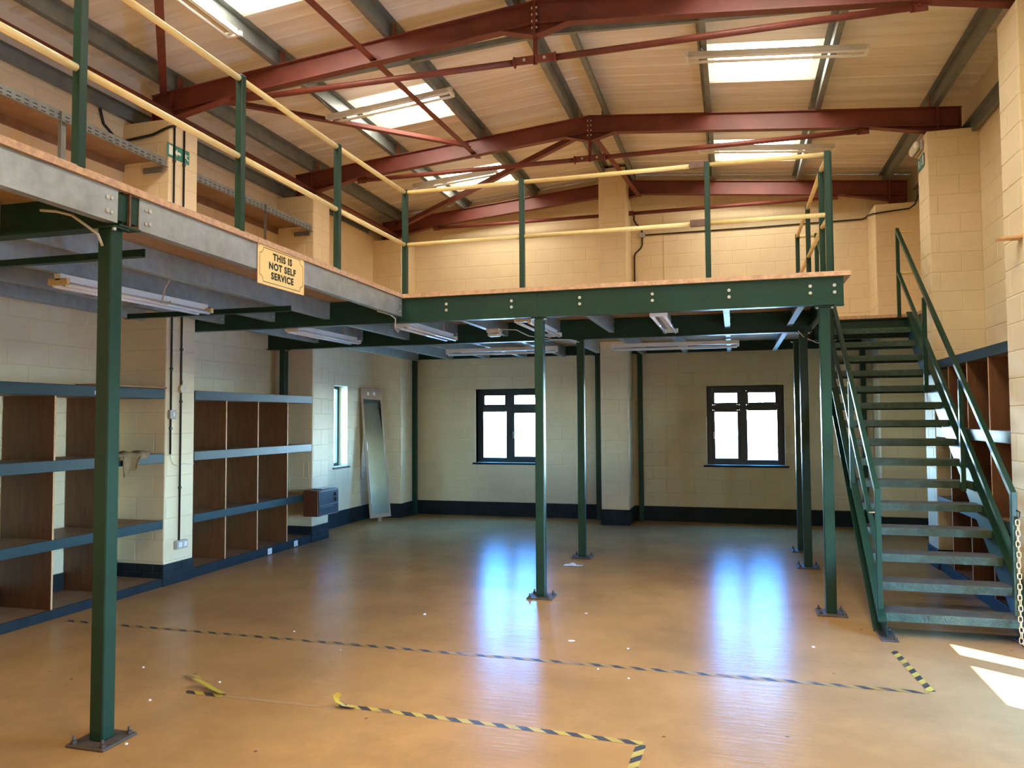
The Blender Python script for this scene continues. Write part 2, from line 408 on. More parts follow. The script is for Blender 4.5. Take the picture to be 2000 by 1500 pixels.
def place_blocks(parent, items, mt, limit, name='concrete_block', rest='concrete_blockwork'):
    """items: (centre, rotz, w, h). The largest in view become single blocks, the others one joined part."""
    sc = []
    for it in items:
        q = show(it[0]); a = 0
        if q and -40 < q[0] < 2040 and -40 < q[1] < 1540:
            n = Vector((math.sin(it[1]), -math.cos(it[1]), 0)); dv = Vector((0,0,CAMH))-Vector(it[0])
            a = it[2]*it[3]*max(0, n.dot(dv.normalized()))/(dv.length**2)
        sc.append(a)
    order = sorted(range(len(items)), key=lambda i: -sc[i])
    off = WORLD[parent.name]; mb = MB()
    for rank, i in enumerate(order):
        c, rot, w, h = items[i]
        if rank < limit and sc[i] > 0:
            o = bpy.data.objects.new(name, block_mesh(w, h, mt)); COL.objects.link(o); o.parent = parent
            o.location = Vector(c)-off; o.rotation_euler = (0,0,rot)
        else:
            R_ = Matrix.Rotation(rot, 3, 'Z'); n0 = len(mb.v)
            me = block_mesh(w, h, mt)
            for vv in me.vertices: mb.v.append(tuple(R_ @ vv.co + Vector(c)))
            for p in me.polygons: mb.face([n0+k for k in p.vertices])
    if mb.v: stuff(mb.build(rest, mt, parent))
HPI = math.pi/2
def face_blocks(axis, plane, rects):
    """axis: '-y' face looks to -Y, '+x' looks to +X, '-x' looks to -X, '+y' looks to +Y"""
    out = []
    for a, b, z0, z1 in rects:
        u, w, z, h = (a+b)/2, b-a, (z0+z1)/2, z1-z0
        if axis == '-y': out.append(((u, plane, z), 0.0, w, h))
        elif axis == '+x': out.append(((plane, u, z), HPI, w, h))
        elif axis == '-x': out.append(((plane, u, z), -HPI, w, h))
        else: out.append(((u, plane, z), math.pi, w, h))
    return out

def wall_with_openings(u0, u1, z0, z1, openings):
    """rectangles covering a wall minus its openings"""
    rects = [(u0, u1, z0, z1)]
    for o in openings: rects = [q for r in rects for q in sub_rect(r, o)]
    return rects

TH = 0.28
WIN1 = (-4.50, -3.27, 0.955, 2.275); WIN2 = (-0.435, 0.79, 0.955, 2.265)
WINL = (11.28, 11.74, 0.97, 2.30)
DOOR = (4.36, 5.83, 0.0, 2.12)
# floor
fl = struct(MB().box(XL-TH, XR+TH, YF-TH, YB+TH, -0.15, 0.0).build('floor', FLOORM))
# back wall with gable
mb = MB()
for a, b, c, d in wall_with_openings(XL-TH, XR+TH, 0, 4.6, [WIN1, WIN2]): mb.box(a, b, YB, YB+TH, c, d)
for s in (-1, 1):
    xe = XL-TH if s < 0 else XR+TH
    pr = [(xe, 4.6), (RX, 4.6), (RX, rz(RX, SHEETZ)), (xe, rz(xe, SHEETZ))]
    n = len(mb.v); mb.v += [(x, YB, z) for x, z in pr] + [(x, YB+TH, z) for x, z in pr]
    q = [0,1,2,3]
    mb.face([n+i for i in (q if s < 0 else q[::-1])]); mb.face([n+4+i for i in (q[::-1] if s < 0 else q)])
wall_back = struct(mb.build('wall_back', CREAM2))
rects = course_rects(XL, XR, 0.25, 5.9, 0.45, 0.225, [WIN1, WIN2, (-2.11, -1.65, 0, 6), (XL, -5.69, 0, 4.98), (2.11, XR, 0, 4.98)], phase=0.12, ztop=lambda x: rz(x, SHEETZ-0.02))
place_blocks(wall_back, face_blocks('-y', YB, rects), CREAM, 290)
# left wall
mb = MB()
for a, b, c, d in wall_with_openings(YF-TH, YB+TH, 0, rz(XL, SHEETZ)+0.03, [WINL]): mb.box(XL-TH, XL, a, b, c, d)
for a, b, c, d in wall_with_openings(10.32, YB, 0, 5.06, [WINL]): mb.box(XL, XW, a, b, c, d)
wall_left = struct(mb.build('wall_left', CREAM2))
PIERL = [(6.885, 7.335), (9.865, 10.32)]
ops = [WINL] + [(a, b, 0, 6) for a, b in PIERL] + [(12.69, 13.4, 0, 6)]
rects = course_rects(3.4, 9.865, 0.25, 5.04, 0.45, 0.225, ops, phase=0.1)
it = face_blocks('+x', XL, rects) + face_blocks('+x', XW, course_rects(10.32, 12.69, 0.25, 5.04, 0.45, 0.225, ops, phase=0.1))
place_blocks(wall_left, it, CREAM, 290)
# right wall
mb = MB()
for a, b, c, d in wall_with_openings(YF-TH, YB+TH, 0, rz(XR, SHEETZ)+0.03, [DOOR]): mb.box(XR, XR+0.20, a, b, c, d)
wall_right = struct(mb.build('wall_right', CREAM2))
PIERR = [(6.90, 7.36), (9.87, 10.33)]
ops = [DOOR] + [(a, b, 0, 6) for a, b in PIERR] + [(12.66, 13.4, 0, 6)]
rects = course_rects(7.36, 12.66, 0.25, 5.05, 0.45, 0.225, ops, phase=0.2)
place_blocks(wall_right, face_blocks('-x', XR, rects), CREAM, 290)
# front wall, behind the camera
struct(MB().box(XL-TH, XR+TH, YF-TH, YF, 0, 6.0).build('wall_front', CREAM))

def pier(parent, x0, x1, y0, y1, ztop, faces, zb=0.25, ph=0.0, limit=140):
    p = MB().box(x0, x1, y0, y1, 0, ztop).build('pier', CREAM2, parent)
    it = []
    for ax in faces:
        if ax in ('-y', '+y'): it += face_blocks(ax, y0 if ax == '-y' else y1, course_rects(x0, x1, zb, ztop, 0.45, 0.225, phase=ph+0.225))
        else: it += face_blocks(ax, x0 if ax == '-x' else x1, course_rects(y0, y1, zb, ztop, 0.45, 0.225, phase=ph))
    place_blocks(p, it, CREAM, limit)
    return p
def plinth_bricks(parent, x0, x1, y0, y1, faces):
    it = []
    for ax in faces:
        if ax == '-y': it += face_blocks('-y', y0-0.012, course_rects(x0-0.012, x1+0.012, 0, 0.225, 0.225, 0.075, phase=0.05))
        elif ax == '+x': it += face_blocks('+x', x1+0.012, course_rects(y0-0.012, y1+0.012, 0, 0.225, 0.225, 0.075, phase=0.05))
        elif ax == '-x': it += face_blocks('-x', x0-0.012, course_rects(y0-0.012, y1+0.012, 0, 0.225, 0.225, 0.075, phase=0.05))
    MB().box(x0-0.012 if '-x' in faces else x0, x1+0.012 if '+x' in faces else x1, y0-0.012, y1+0.012, 0.0, 0.228).build('plinth', BLACK, parent)
    place_blocks(parent, it, BLACK, 60, name='brick', rest='brickwork')
for y0, y1 in PIERL:
    pier(wall_left, XL, -5.80, y0, y1, 5.0, ['-y', '+x'], ph=0.02)
    plinth_bricks(wall_left, XL, -5.80, y0, y1, ['-y', '+x'])
pier(wall_left, XL, -5.69, 12.69, YB, 4.98, ['-y', '+x'])
for y0, y1 in PIERR:
    pier(wall_right, 2.22, XR, y0, y1, 5.06, ['-y', '-x'], ph=0.1)
    plinth_bricks(wall_right, 2.22, XR, y0, y1, ['-y', '-x'])
pier(wall_right, 2.11, XR, 12.66, YB, 4.95, ['-y', '-x'])
pier(wall_back, -2.105, -1.655, 12.66, YB, 5.90, ['-y', '+x'], ph=0.3)
# painted plinth band
mb = MB()
for a, b in ((-5.69, -2.105), (-1.655, 2.11)): mb.box(a, b, YB-0.012, YB+0.01, 0, 0.25)
mb.box(-2.12, -1.64, 12.645, YB, 0, 0.25)
mb.box(2.095, XR, 12.645, YB, 0, 0.25)
struct(mb.build('baseboard_back', BLACK))
mb = MB()
ys = [YF] + [v for p in PIERL for v in p] + [12.69]
for a, b in zip(ys[0::2], ys[1::2]):
    xw_ = XW if a > 10 else XL
    mb.box(xw_-0.005, xw_+0.012, a, b, 0, 0.25)
mb.box(XL, -5.675, 12.675, YB, 0, 0.25)
struct(mb.build('baseboard_left', BLACK))
mb = MB(); ys = [YF, DOOR[0]-0.05, DOOR[1]+0.05, PIERR[0][0], PIERR[0][1], PIERR[1][0], PIERR[1][1], 12.66]
for a, b in zip(ys[0::2], ys[1::2]): mb.box(XR-0.012, XR+0.005, a, b, 0, 0.25)
struct(mb.build('baseboard_right', BLACK))

# eaves cladding liner strips above the masonry, and the galvanised sheeting rails
for nm, x, s in (('trim_1', XL, 1), ('trim_2', XR, -1)):
    struct(MB().box(x-s*0.01, x+s*0.012, YF, YB, 5.07, rz(x, SHEETZ)+0.005).build(nm, LINER))

# ------------------------------------------------------------------ roof
roof = struct(MB().build('ceiling', SHEET)) if False else None
mbs = MB()
for s in (-1, 1):
    xe = XL-TH-0.05 if s < 0 else XR+TH+0.05
    pr = [(RX, rz(RX, SHEETZ+0.05)), (xe, rz(xe, SHEETZ+0.05)), (xe, rz(xe, SHEETZ+0.12)), (RX, rz(RX, SHEETZ+0.12))]
    n = len(mbs.v); mbs.v += [(x, YF-TH, z) for x, z in pr] + [(x, YB+TH, z) for x, z in pr]
    for q in ((0,1,2,3),(7,6,5,4),(0,4,5,1),(1,5,6,2),(2,6,7,3),(3,7,4,0)): mbs.face([n+i for i in q])
ceiling = struct(mbs.build('ceiling', ROOFM))
YBND = [YF, -1.4, -0.5, 0.5, 1.45, 2.42, 3.37, 4.4, 5.45, 6.40, 7.50, 8.57, 9.54, 10.58, 11.62, 12.55, YB]
SKY_BAYS = [(-0.5, 0.5), (1.45, 2.42), (2.42, 3.37), (4.4, 5.45), (5.45, 6.40), (8.57, 9.54), (11.62, 12.55)]  # last two seen; the rest are unseen extras added for warm fill light
PURL_D = [0.20, 1.52, 2.82, 4.12]
def sheet(s, y0, y1, d0, d1):
    """one profiled liner sheet on slope s between distances d0 and d1 from the ridge"""
    w = y1-y0; prof = [(0,0),(0.018,-0.016),(0.05,-0.016),(0.068,0)]
    n_r = 4
    for i in range(1, n_r):
        c = w*i/n_r; prof += [(c-0.03,0),(c-0.012,-0.007),(c+0.012,-0.007),(c+0.03,0)]
    prof += [(w-0.002,0)]
    mb = MB(); k = len(prof)
    for d in (d0, d1):
        for a, h in prof: mb.v.append((RX+s*d, y0+a, rz(RX+s*d, SHEETZ)+h))
    for i in range(k-1):
        q = [i, i+1, k+i+1, k+i]
        mb.face(q if s > 0 else q[::-1])
    return mb.build('liner_sheet', SHEET, ceiling)
for s in (-1, 1):
    DE = 4.62
    for y0, y1 in zip(YBND[:-1], YBND[1:]):
        if (y0, y1) in SKY_BAYS:
            sheet(s, y0, y1, 0.0, 1.55); sheet(s, y0, y1, 2.80, DE)
        else: sheet(s, y0, y1, 0.0, DE)
nwin = 4
for s in (-1, 1):
    for y0, y1 in SKY_BAYS:
        c = Vector((RX+s*2.17, (y0+y1)/2, rz(RX+s*2.17, SHEETZ)))
        w = struct(thing('window_%d' % nwin, '', '', c)); nwin += 1
        del w['label']; del w['category']
        mb = MB()
        def rp(d, y, off): return (RX+s*d, y, rz(RX+s*d, SHEETZ+off))
        a0, a1, b0, b1 = 1.55, 2.80, y0, y1; i0, i1, j0, j1 = 1.64, 2.70, y0+0.10, y1-0.07
        for q in (((a0,b0),(a1,b0),(i1,j0),(i0,j0)), ((a1,b0),(a1,b1),(i1,j1),(i1,j0)), ((a1,b1),(a0,b1),(i0,j1),(i1,j1)), ((a0,b1),(a0,b0),(i0,j0),(i0,j1))):
            pts = [rp(d, y, 0.0 if (d, y) in ((a0,b0),(a1,b0),(a1,b1),(a0,b1)) else 0.028) for d, y in q]
            mb.poly(pts if s < 0 else pts[::-1])
        mb.build('rooflight_surround', SKYB, w)
        pts = [rp(d, y, 0.028) for d, y in ((i0,j0),(i1,j0),(i1,j1),(i0,j1))]
        MB().poly(pts if s > 0 else pts[::-1]).build('rooflight_pane', SKYL, w)

SLOPE = {-1: 'left', 1: 'right'}
ORD = ['beside the ridge', 'at the upper edge of the rooflights', 'at the lower edge of the rooflights', 'next to the eaves']
for s in (-1, 1):
    for i, d in enumerate(PURL_D):
        x = RX+s*d; z = rz(x); n_ = Vector((s*0.09, 0, 1)).normalized()
        mb = MB().ext(prof_Z(0.172, 0.062, 0.004, s), (x, YF, z), (x, YB, z), upv=n_)
        p = mb.build('purlin', GALVD, None, (x, YF, z))
        tag(p, 'galvanised Z roof purlin on the %s slope, %s' % (SLOPE[s], ORD[i]), 'purlin', 'roof purlins')
        if i in (1, 2, 3):
            pass
# sheeting rails at the wall heads
for s, x in ((-1, XL), (1, XR)):
    mb = MB().ext(prof_Z(0.13, 0.05, 0.004, s), (x-s*0.075, YF, 5.045 if s < 0 else 5.01), (x-s*0.075, YB-0.65, 5.045 if s < 0 else 5.01))
    tag(mb.build('sheeting_rail', GALVD, None, (x, YF, 5.0)), 'galvanised rail along the top of the %s hand block wall' % SLOPE[s], 'rail')

FR_Y = [1.15, 4.13, 7.13, 10.10, 13.06]
FR_L = ['red steel portal frame out of view behind the lens side', 'red steel roof frame nearest the viewer, spanning the near bay', 'red steel roof frame crossing the top of the picture', 'red steel roof frame in the middle, above the inner edge of the mezzanine', 'red steel roof frame tight against the rear block wall']
def portal_frame(y, label):
    t = thing('roof_frame', label, 'frame', (RX, y, 5.05), 'red portal roof frames')
    for s in (-1, 1):
        x0, x1 = RX, RX+s*4.42
        H = 0.228
        MB().ext(prof_I(0.10, H, 0.010, 0.011), (x0+s*0.004, y, rz(x0)-H/2), (x1, y, rz(x1)-H/2)).build('rafter', RED, t)
        # eaves haunch: tapered web and sloping bottom flange
        xa, xb = RX+s*3.45, RX+s*4.17
        za, zb_, zc = rz(xa)-H, rz(xb)-H, 5.105
        mb = MB()
        pr = [(xa, za+0.004), (xb, zb_+0.004), (xb, zc)]
        n = len(mb.v); mb.v += [(x, y-0.005, z) for x, z in pr]+[(x, y+0.005, z) for x, z in pr]
        mb.face([n, n+1, n+2] if s < 0 else [n+2, n+1, n]); mb.face([n+5, n+4, n+3] if s < 0 else [n+3, n+4, n+5])
        mb.bar((xa, y, za), (xb, y, zc), 0.10, 0.011)
        mb.box(xb-0.008, xb+0.008, y-0.055, y+0.055, 5.085, rz(xb)-0.01)
        mb.box(xb, x1, y-0.006, y+0.006, 5.07, rz(x1)-0.2); mb.box(xb, x1, y-0.05, y+0.05, 5.06, 5.072)
        mb.box(x1-s*0.012, x1, y-0.05, y+0.05, 5.06, rz(x1)-0.005)
        hn_ = mb.build('haunch', RED, t)
        for k in range(4):
            zz = 5.14+k*0.075
            for e in (-0.035, 0.035): MB().ngon_prism((xb-s*0.014, y+e, zz), (1,0,0), 0.011, 0.012, 6).build('bolt', RED, hn_)
    mb = MB()
    g = [(-0.33, rz(RX)-0.03-0.228), (0, 5.445), (0.33, rz(RX)-0.03-0.228), (0, rz(RX)-0.02)]
    n = len(mb.v); mb.v += [(RX+a, y-0.006, z) for a, z in g]+[(RX+a, y+0.006, z) for a, z in g]
    mb.face([n,n+1,n+2,n+3]); mb.face([n+7,n+6,n+5,n+4])
    for s in (-1, 1): mb.bar((RX+s*0.33, y, rz(RX)-0.255), (RX+s*0.008, y, 5.445), 0.10, 0.011)
    mb.box(RX-0.014, RX+0.014, y-0.056, y+0.056, 5.43, rz(RX)+0.0)
    ag_ = mb.build('apex_gusset', RED, t)
    for k in range(4):
        for s in (-1, 1):
            MB().ngon_prism((RX+s*0.022, y-0.036, 5.52+k*0.065), (1,0,0), 0.012, 0.016, 6).build('bolt', BOLT, ag_)
    MB().box(RX-0.022, RX+0.022, y-0.005, y+0.005, 5.17, 5.45).build('hanger', RED, t)
    return t
for y, lb in zip(FR_Y[1:], FR_L[1:]): portal_frame(y, lb)
TIE_L = {4.13: 'nearest the viewer', 7.13: 'slung under the frame crossing the top of the picture', 10.10: 'slung under the middle frame', 13.06: 'slung under the frame on the rear wall'}
for y in FR_Y[1:]:
    t = thing('tie_rod', 'red tubular roof tie, ' + TIE_L[y], 'tie', (RX, y, 5.2), 'red roof ties')
    for s in (-1, 1):
        xe = RX+s*3.30
        MB().tube((RX+s*0.20, y-0.02, 5.205), (xe, y-0.02, 5.215), 0.031, 12).build('rod', RED, t)
        MB().box(RX+s*0.01, RX+s*0.20, y-0.045, y-0.033, 5.165, 5.245).build('fork_plate', RED, t)
        for xx in (RX+s*0.205, RX+s*0.30): 
            if xx == RX+s*0.205: MB().ngon_prism((xx, y-0.02, 5.205), (1,0,0), 0.055, 0.010, 14).build('collar', RED, t)
        MB().ngon_prism((RX+s*0.10, y-0.052, 5.205), (0,1,0), 0.016, 0.016, 6).build('bolt', BOLT, t)
        MB().box(xe-s*0.01, xe+s*0.13, y-0.006, y+0.006, 5.18, 5.29).build('cleat', RED, t)
        MB().ngon_prism((xe+s*0.06, y-0.014, 5.235), (0,1,0), 0.016, 0.014, 6).build('bolt', RED, t)

def brace(name, label, p0, p1, a=0.075, b=0.075):
    mb = MB().ext(prof_L(a, b, 0.008), p0, p1)
    o = mb.build(name, RED, None, p0); tag(o, label, 'brace', 'red roof bracing'); return o
brace('roof_brace', 'dark red angle brace running lengthways to a cut end below the middle frame', (-3.62, 4.13, 5.44), (-3.46, 10.30, 5.44))
brace('roof_brace', 'dark red diagonal brace rising from the top frame left eaves out of the picture', (-6.10, 7.20, 5.38), (-3.62, 4.15, 5.46))
brace('roof_brace', 'bright red diagonal brace between the left eaves and the lengthways brace', (-5.85, 7.18, 5.36), (-3.44, 9.92, 5.46))
brace('roof_brace', 'dark red diagonal brace falling from the middle frame apex to the rear left eaves', (-1.95, 10.16, 5.55), (-6.02, 12.98, 5.20))
brace('roof_brace', 'short dark red brace from the middle frame apex down beside the rear pier', (-1.74, 10.16, 5.46), (-1.50, 13.0, 5.47))
o = MB().ext(prof_L(0.07, 0.07, 0.006), (-5.94, YF, 5.105), (-5.94, 13.0, 5.105)).build('eaves_tie', RED, None, (-5.94, YF, 5.1))
tag(o, 'dark red steel angle running along the left eaves above the wall piers', 'tie')
t = thing('sag_bar', 'galvanised flat bar bent over the ridge under the purlins behind the top frame', 'bar', (RX, 7.50, 5.75))
for s in (-1, 1):
    MB().bar((RX, 7.67, rz(RX)-0.032), (RX+s*4.38, 7.67, rz(RX+s*4.38)+0.12), 0.045, 0.062).build('bar', GALVD, t)
# cleats joining purlins to the frames
for y in FR_Y[2:4]:
    for s in (-1, 1):
        for d in PURL_D:
            x = RX+s*d
            o = MB().ext(prof_L(0.05, 0.15, 0.006), (x-s*0.03, y-0.045, rz(x)), (x-s*0.03, y+0.045, rz(x))).build('purlin_cleat', RED, None, (x, y, rz(x)))
            tag(o, 'red cleat on %s %s rafter %s' % ('top' if y < 8 else 'middle', SLOPE[s], ORD[PURL_D.index(d)]), 'cleat', 'purlin cleats')

# ------------------------------------------------------------------ windows and door
def window(n, rect, axis):
    u0, u1, z0, z1 = rect
    yy = YB + 0.12
    w = struct(thing('window_%d' % n, '', '', ((u0+u1)/2, yy, z0))); del w['label']; del w['category']
    f0, f1 = yy, yy+0.06
    F = 0.095
    mb = MB()
    mb.rbox(u0, u0+F, f0, f1, z0, z1); mb.rbox(u1-F, u1, f0, f1, z0, z1); mb.rbox(u0+F, u1-F, f0, f1, z0, z0+0.07); mb.rbox(u0+F, u1-F, f0, f1, z1-0.08, z1)
    um = (u0+u1)/2 - (0.01 if n == 1 else 0.03); zt = z1-0.40
    mb.rbox(um-0.055, um+0.055, f0, f1, z0+0.07, z1-0.08); mb.rbox(u0+F, um-0.055, f0, f1, zt, zt+0.090); mb.rbox(um+0.055, u1-F, f0, f1, zt, zt+0.090)
    mb.build('window_frame', FRAME, w)
    cells = [(u0+F, um-0.055, zt+0.090, z1-0.08), (um+0.055, u1-F, zt+0.090, z1-0.08), (u0+F, um-0.055, z0+0.07, zt), (um+0.055, u1-F, z0+0.07, zt)]
    for i, (a, b, c, d) in enumerate(cells):
        opener = i in (0, 1) or (n == 1 and i == 3) or (n == 2 and i == 2)
        e = 0.036 if opener else 0.012
        mb = MB()
        mb.rbox(a, a+e, f0-0.008, f1-0.01, c, d, 0.002); mb.rbox(b-e, b, f0-0.008, f1-0.01, c, d, 0.002); mb.rbox(a+e, b-e, f0-0.008, f1-0.01, c, c+e, 0.002); mb.rbox(a+e, b-e, f0-0.008, f1-0.01, d-e, d, 0.002)
        sash = mb.build('sash', FRAME, w)
        g = MB().box(a+e, b-e, f0+0.024, f0+0.030, c+e, d-e).build('pane', GLASS, sash, loc=WORLD[w.name])
        g.location = (0,0,0)
        if opener and i > 1: MB().rbox(a+0.006, a+0.02, f0-0.03, f0-0.008, (c+d)/2-0.06, (c+d)/2+0.06, 0.003).build('handle', CHROME, w)
    MB().rbox(u0-0.06, u1+0.06, YB-0.035, yy, z0-0.035, z0-0.002, 0.006).build('window_sill', BLACK, w)
    # plaster reveals
    mb = MB(); mb.box(u0-0.004, u0, YB, yy, z0, z1); mb.box(u1, u1+0.004, YB, yy, z0, z1); mb.box(u0, u1, YB, yy, z1, z1+0.004)
    mb.build('reveal', CREAM, w)
    portal('window_portal', ((u0+u1)/2, YB+TH+0.02, (z0+z1)/2), (math.radians(90), 0, math.pi) if False else (math.radians(-90), 0, 0), u1-u0, z1-z0)
window(1, WIN1, '-y'); window(2, WIN2, '-y')
# narrow slit window in the left wall
y0, y1, z0, z1 = WINL
w = struct(thing('window_3', '', '', (XW-0.16, (y0+y1)/2, z0))); del w['label']; del w['category']
mb = MB(); xx = XW-0.16
for a, b, c, d in ((y0, y0+0.05, z0, z1), (y1-0.05, y1, z0, z1), (y0+0.05, y1-0.05, z0, z0+0.05), (y0+0.05, y1-0.05, z1-0.05, z1)): mb.rbox(xx-0.05, xx, a, b, c, d)
mb.build('window_frame', FRAME, w)
MB().box(xx-0.03, xx-0.024, y0+0.05, y1-0.05, z0+0.05, z1-0.05).build('pane', GLASS, w)
MB().rbox(XW-0.16, XW+0.03, y0-0.04, y1+0.05, z0-0.03, z0-0.002, 0.005).build('window_sill', SILL, w)
portal('window_portal', (XL-TH-0.02, (y0+y1)/2, (z0+z1)/2), (0, math.radians(-90), 0), z1-z0, y1-y0)
# glazed door and sidelight in the right wall, beside the viewer; the sun comes through it
y0, y1, z0, z1 = DOOR
dr = struct(thing('door_1', '', '', (2.78, y0, 0))); del dr['label']; del dr['category']
xx = 2.77
mb = MB()
mb.rbox(xx, xx+0.07, y0, y0+0.03, 0, z1); mb.rbox(xx, xx+0.07, y1-0.03, y1, 0, z1); mb.rbox(xx, xx+0.07, y0+0.03, y1-0.03, z1-0.02, z1)
mb.rbox(xx, xx+0.07, 5.26, 5.48, 0, z1-0.02)
mb.build('door_frame', FRAME, dr)
MB().rbox(xx, xx+0.05, y0+0.03, 5.26, 0.01, 0.14).build('door_rail', FRAME, dr)
MB().rbox(xx, xx+0.05, 5.48, y1-0.03, 0.0, 0.10).build('sidelight_rail', FRAME, dr)
MB().box(xx+0.03, xx+0.036, y0+0.03, 5.26, 0.14, z1-0.02).build('pane', GLASS, dr)
MB().box(xx+0.03, xx+0.036, 5.48, y1-0.03, 0.10, z1-0.02).build('pane', GLASS, dr)
portal('door_portal', (XR+0.22, (y0+y1)/2, (z0+z1)/2), (0, math.radians(90), 0), z1-z0, y1-y0)
# ground outside
struct(MB().box(-60, 60, -50, 80, -0.30, -0.16).build('ground', CONC))

# ------------------------------------------------------------------ mezzanine steel
def post(name, label, x, y, ztop, plate=True, w=0.09, group='green mezzanine posts', mt=GREEN):
    t = thing(name, label, 'post', (x, y, 0), group)
    z0 = 0.014 if plate else 0.0
    MB().rbox(x-w/2, x+w/2, y-w/2, y+w/2, z0, ztop-0.01, 0.006).build('shaft', mt, t)
    cp_ = MB().rbox(x-0.075, x+0.075, y-0.06, y+0.06, ztop-0.012, ztop, 0.002).build('cap_plate', mt, t)
    for s in (-1, 1):
        MB().ngon_prism((x+s*0.062, y-0.04, ztop-0.020), (0,0,1), 0.012, 0.016, 6).build('bolt', BOLT, cp_)
    if plate:
        bp_ = MB().rbox(x-0.125, x+0.125, y-0.125, y+0.125, 0.0, 0.014, 0.004).build('base_plate', PLATE, t)
        for sx_ in (-1, 1):
            for sy_ in (-1, 1):
                mb = MB(); cx, cy_ = x+sx_*0.095, y+sy_*0.095
                mb.ngon_prism((cx, cy_, 0.022), (0,0,1), 0.016, 0.016, 6); mb.tube((cx, cy_, 0.02), (cx, cy_, 0.052), 0.008, 8)
                mb.build('anchor_bolt', PLATE, bp_)
    return t
BT = 2.995   # underside of deck over the rear wing
post('steel_post', 'dark green square post nearest the viewer, beside the yellow sign board beam', -3.352, 3.522, 2.832)
post('steel_post', 'dark green post under the middle of the mezzanine front beam, on a bolted plate', -1.838, 7.43, 2.745)
post('steel_post', 'dark green post behind the middle front post, with the plastic bag at its foot', -1.856, 9.66, 2.745)
post('steel_post', 'dark green post under the right end of the front beam, beside the stair', 0.80, 7.455, 2.745)
post('steel_post', 'dark green post just behind the front right post, under the second beam', 0.80, 9.66, 2.745)
post('steel_post', 'dark green post mostly hidden behind two others, carrying the stair landing', 0.815, 10.78, 2.745)
post('steel_post', 'slim green post against the rear wall in the left corner', -5.64, 13.20, 2.835, False, 0.08)
post('steel_post', 'slim green post on the rear wall just left of the central pier', -2.245, 13.22, 2.835, False, 0.08)
post('steel_post', 'slim green post on the rear wall just right of the central pier', -1.52, 13.22, 2.835, False, 0.08)
post('steel_post', 'slim green post on the rear wall seen through the stair treads', 1.965, 13.22, 2.835, False, 0.08)
post('steel_post', 'dark green post at the left wall behind the bay of pigeonholes', -6.14, 9.66, 2.745, False, 0.09)

def beam_I(label, p0, p1, z0, z1, w, bolts=(), face=None, mt=GREEN):
    h = z1-z0; p0 = Vector((p0[0], p0[1], (z0+z1)/2)); p1 = Vector((p1[0], p1[1], (z0+z1)/2))
    t = thing('steel_beam', label, 'beam', tuple((p0+p1)/2), 'green mezzanine beams')
    MB().ext(prof_I(w, h, 0.008, 0.012), p0, p1).build('girder', mt, t)
    return t
# front beam: cold-rolled channel with its flat web to the viewer
t = thing('steel_beam', 'long dark green front beam of the mezzanine with paired bright bolts', 'beam', (-2.6, 7.36, 2.87), 'green mezzanine beams')
for a, b in ((XL, -1.842), (-1.838, 0.955)):
    MB().ext(prof_C(0.245, 0.09, 0.006, 0.02, -1), (a, 7.355, 2.8675), (b, 7.355, 2.8675)).build('girder', GREEN, t)
MB().box(XL, 0.955, 7.352, 7.44, BT-0.012, BT-0.002).build('top_packer', GREEN, t)
for x in (-2.795, -2.105, -1.417, -0.72, -0.022, 0.678, 0.88):
    for z in (2.853, 2.915): MB().ngon_prism((x, 7.352, z), (0,1,0), 0.015, 0.014, 10).build('bolt', BOLT, t)
for x in (-3.47,): pass
MB().rbox(0.885, 0.96, 7.35, 7.44, 2.735, 2.745, 0.002).build('end_plate', GREEN, t)
beam_I('dark green second beam across the mezzanine, behind the front beam', (XL, 9.66), (0.90, 9.66), 2.742, BT-0.003, 0.10)
beam_I('dark green beam lying along the rear wall under the mezzanine', (-5.69, 13.21), (-2.105, 13.21), 2.835, BT-0.003, 0.09)
beam_I('dark green beam along the rear wall right of the central pier', (-1.655, 13.21), (2.10, 13.21), 2.835, BT-0.003, 0.09)
beam_I('dark green beam edge on the near post, carrying the galvanised joists', (XL, 3.55), (-3.30, 3.55), 2.835, 3.06, 0.10)
beam_I('dark green beam carrying the stair landing', (0.86, 10.76), (2.21, 10.76), 2.742, BT-0.003, 0.09)
beam_I('dark green short side beam on the right edge of the mezzanine', (0.90, 7.45), (0.90, 10.70), 2.80, BT-0.003, 0.07)
MB()
# joists
def joist(label, x, y0, y1, z0, z1, sgn=-1, ends=True, mt=GALV, slope=False, group='galvanised floor joists'):
    h = z1-z0; za, zb_ = (z0+z1)/2 + (lz(y0) if slope else 0), (z0+z1)/2 + (lz(y1) if slope else 0)
    t = thing('floor_joist', label, 'joist', (x, y0, za), group)
    MB().ext(prof_C(h, 0.062, 0.003, 0.016, sgn), (x, y0, za), (x, y1, zb_)).build('channel', mt, t)
    for yy in (y0+0.05, y1-0.05) if ends else ():
        for dz in (-0.045, 0.035):
            MB().ngon_prism((x-sgn*0.004, yy, za+(zb_-za)*(yy-y0)/(y1-y0)+dz), (1,0,0), 0.011, 0.010, 6).build('bolt', BOLT, t)
    return t
LN = ['left edge', 'second', 'third', 'fourth', 'fifth']
ZJ0, ZJ1 = 2.812, 2.992
joist('galvanised edge joist of the side gallery, near length running out of the picture', -3.285, 2.31, 3.50, ZJ0-0.005, ZJ1, slope=True)
joist('galvanised edge joist of the side gallery with the yellow sign screwed on', -3.285, 3.66, 7.35, ZJ0-0.005, ZJ1, slope=True)
for i, (x, w_) in enumerate(((-4.115, 'next to the edge joist'), (-4.78, 'behind the twin tube light'), (-5.42, 'between the light and the left wall'))):
    joist('galvanised joist under the side gallery, %s' % w_, x, 3.61, 7.345, ZJ0, ZJ1, slope=True)
    joist('galvanised joist of the near gallery bay, %s' % w_, x, 2.31, 3.49, ZJ0, ZJ1, slope=True)
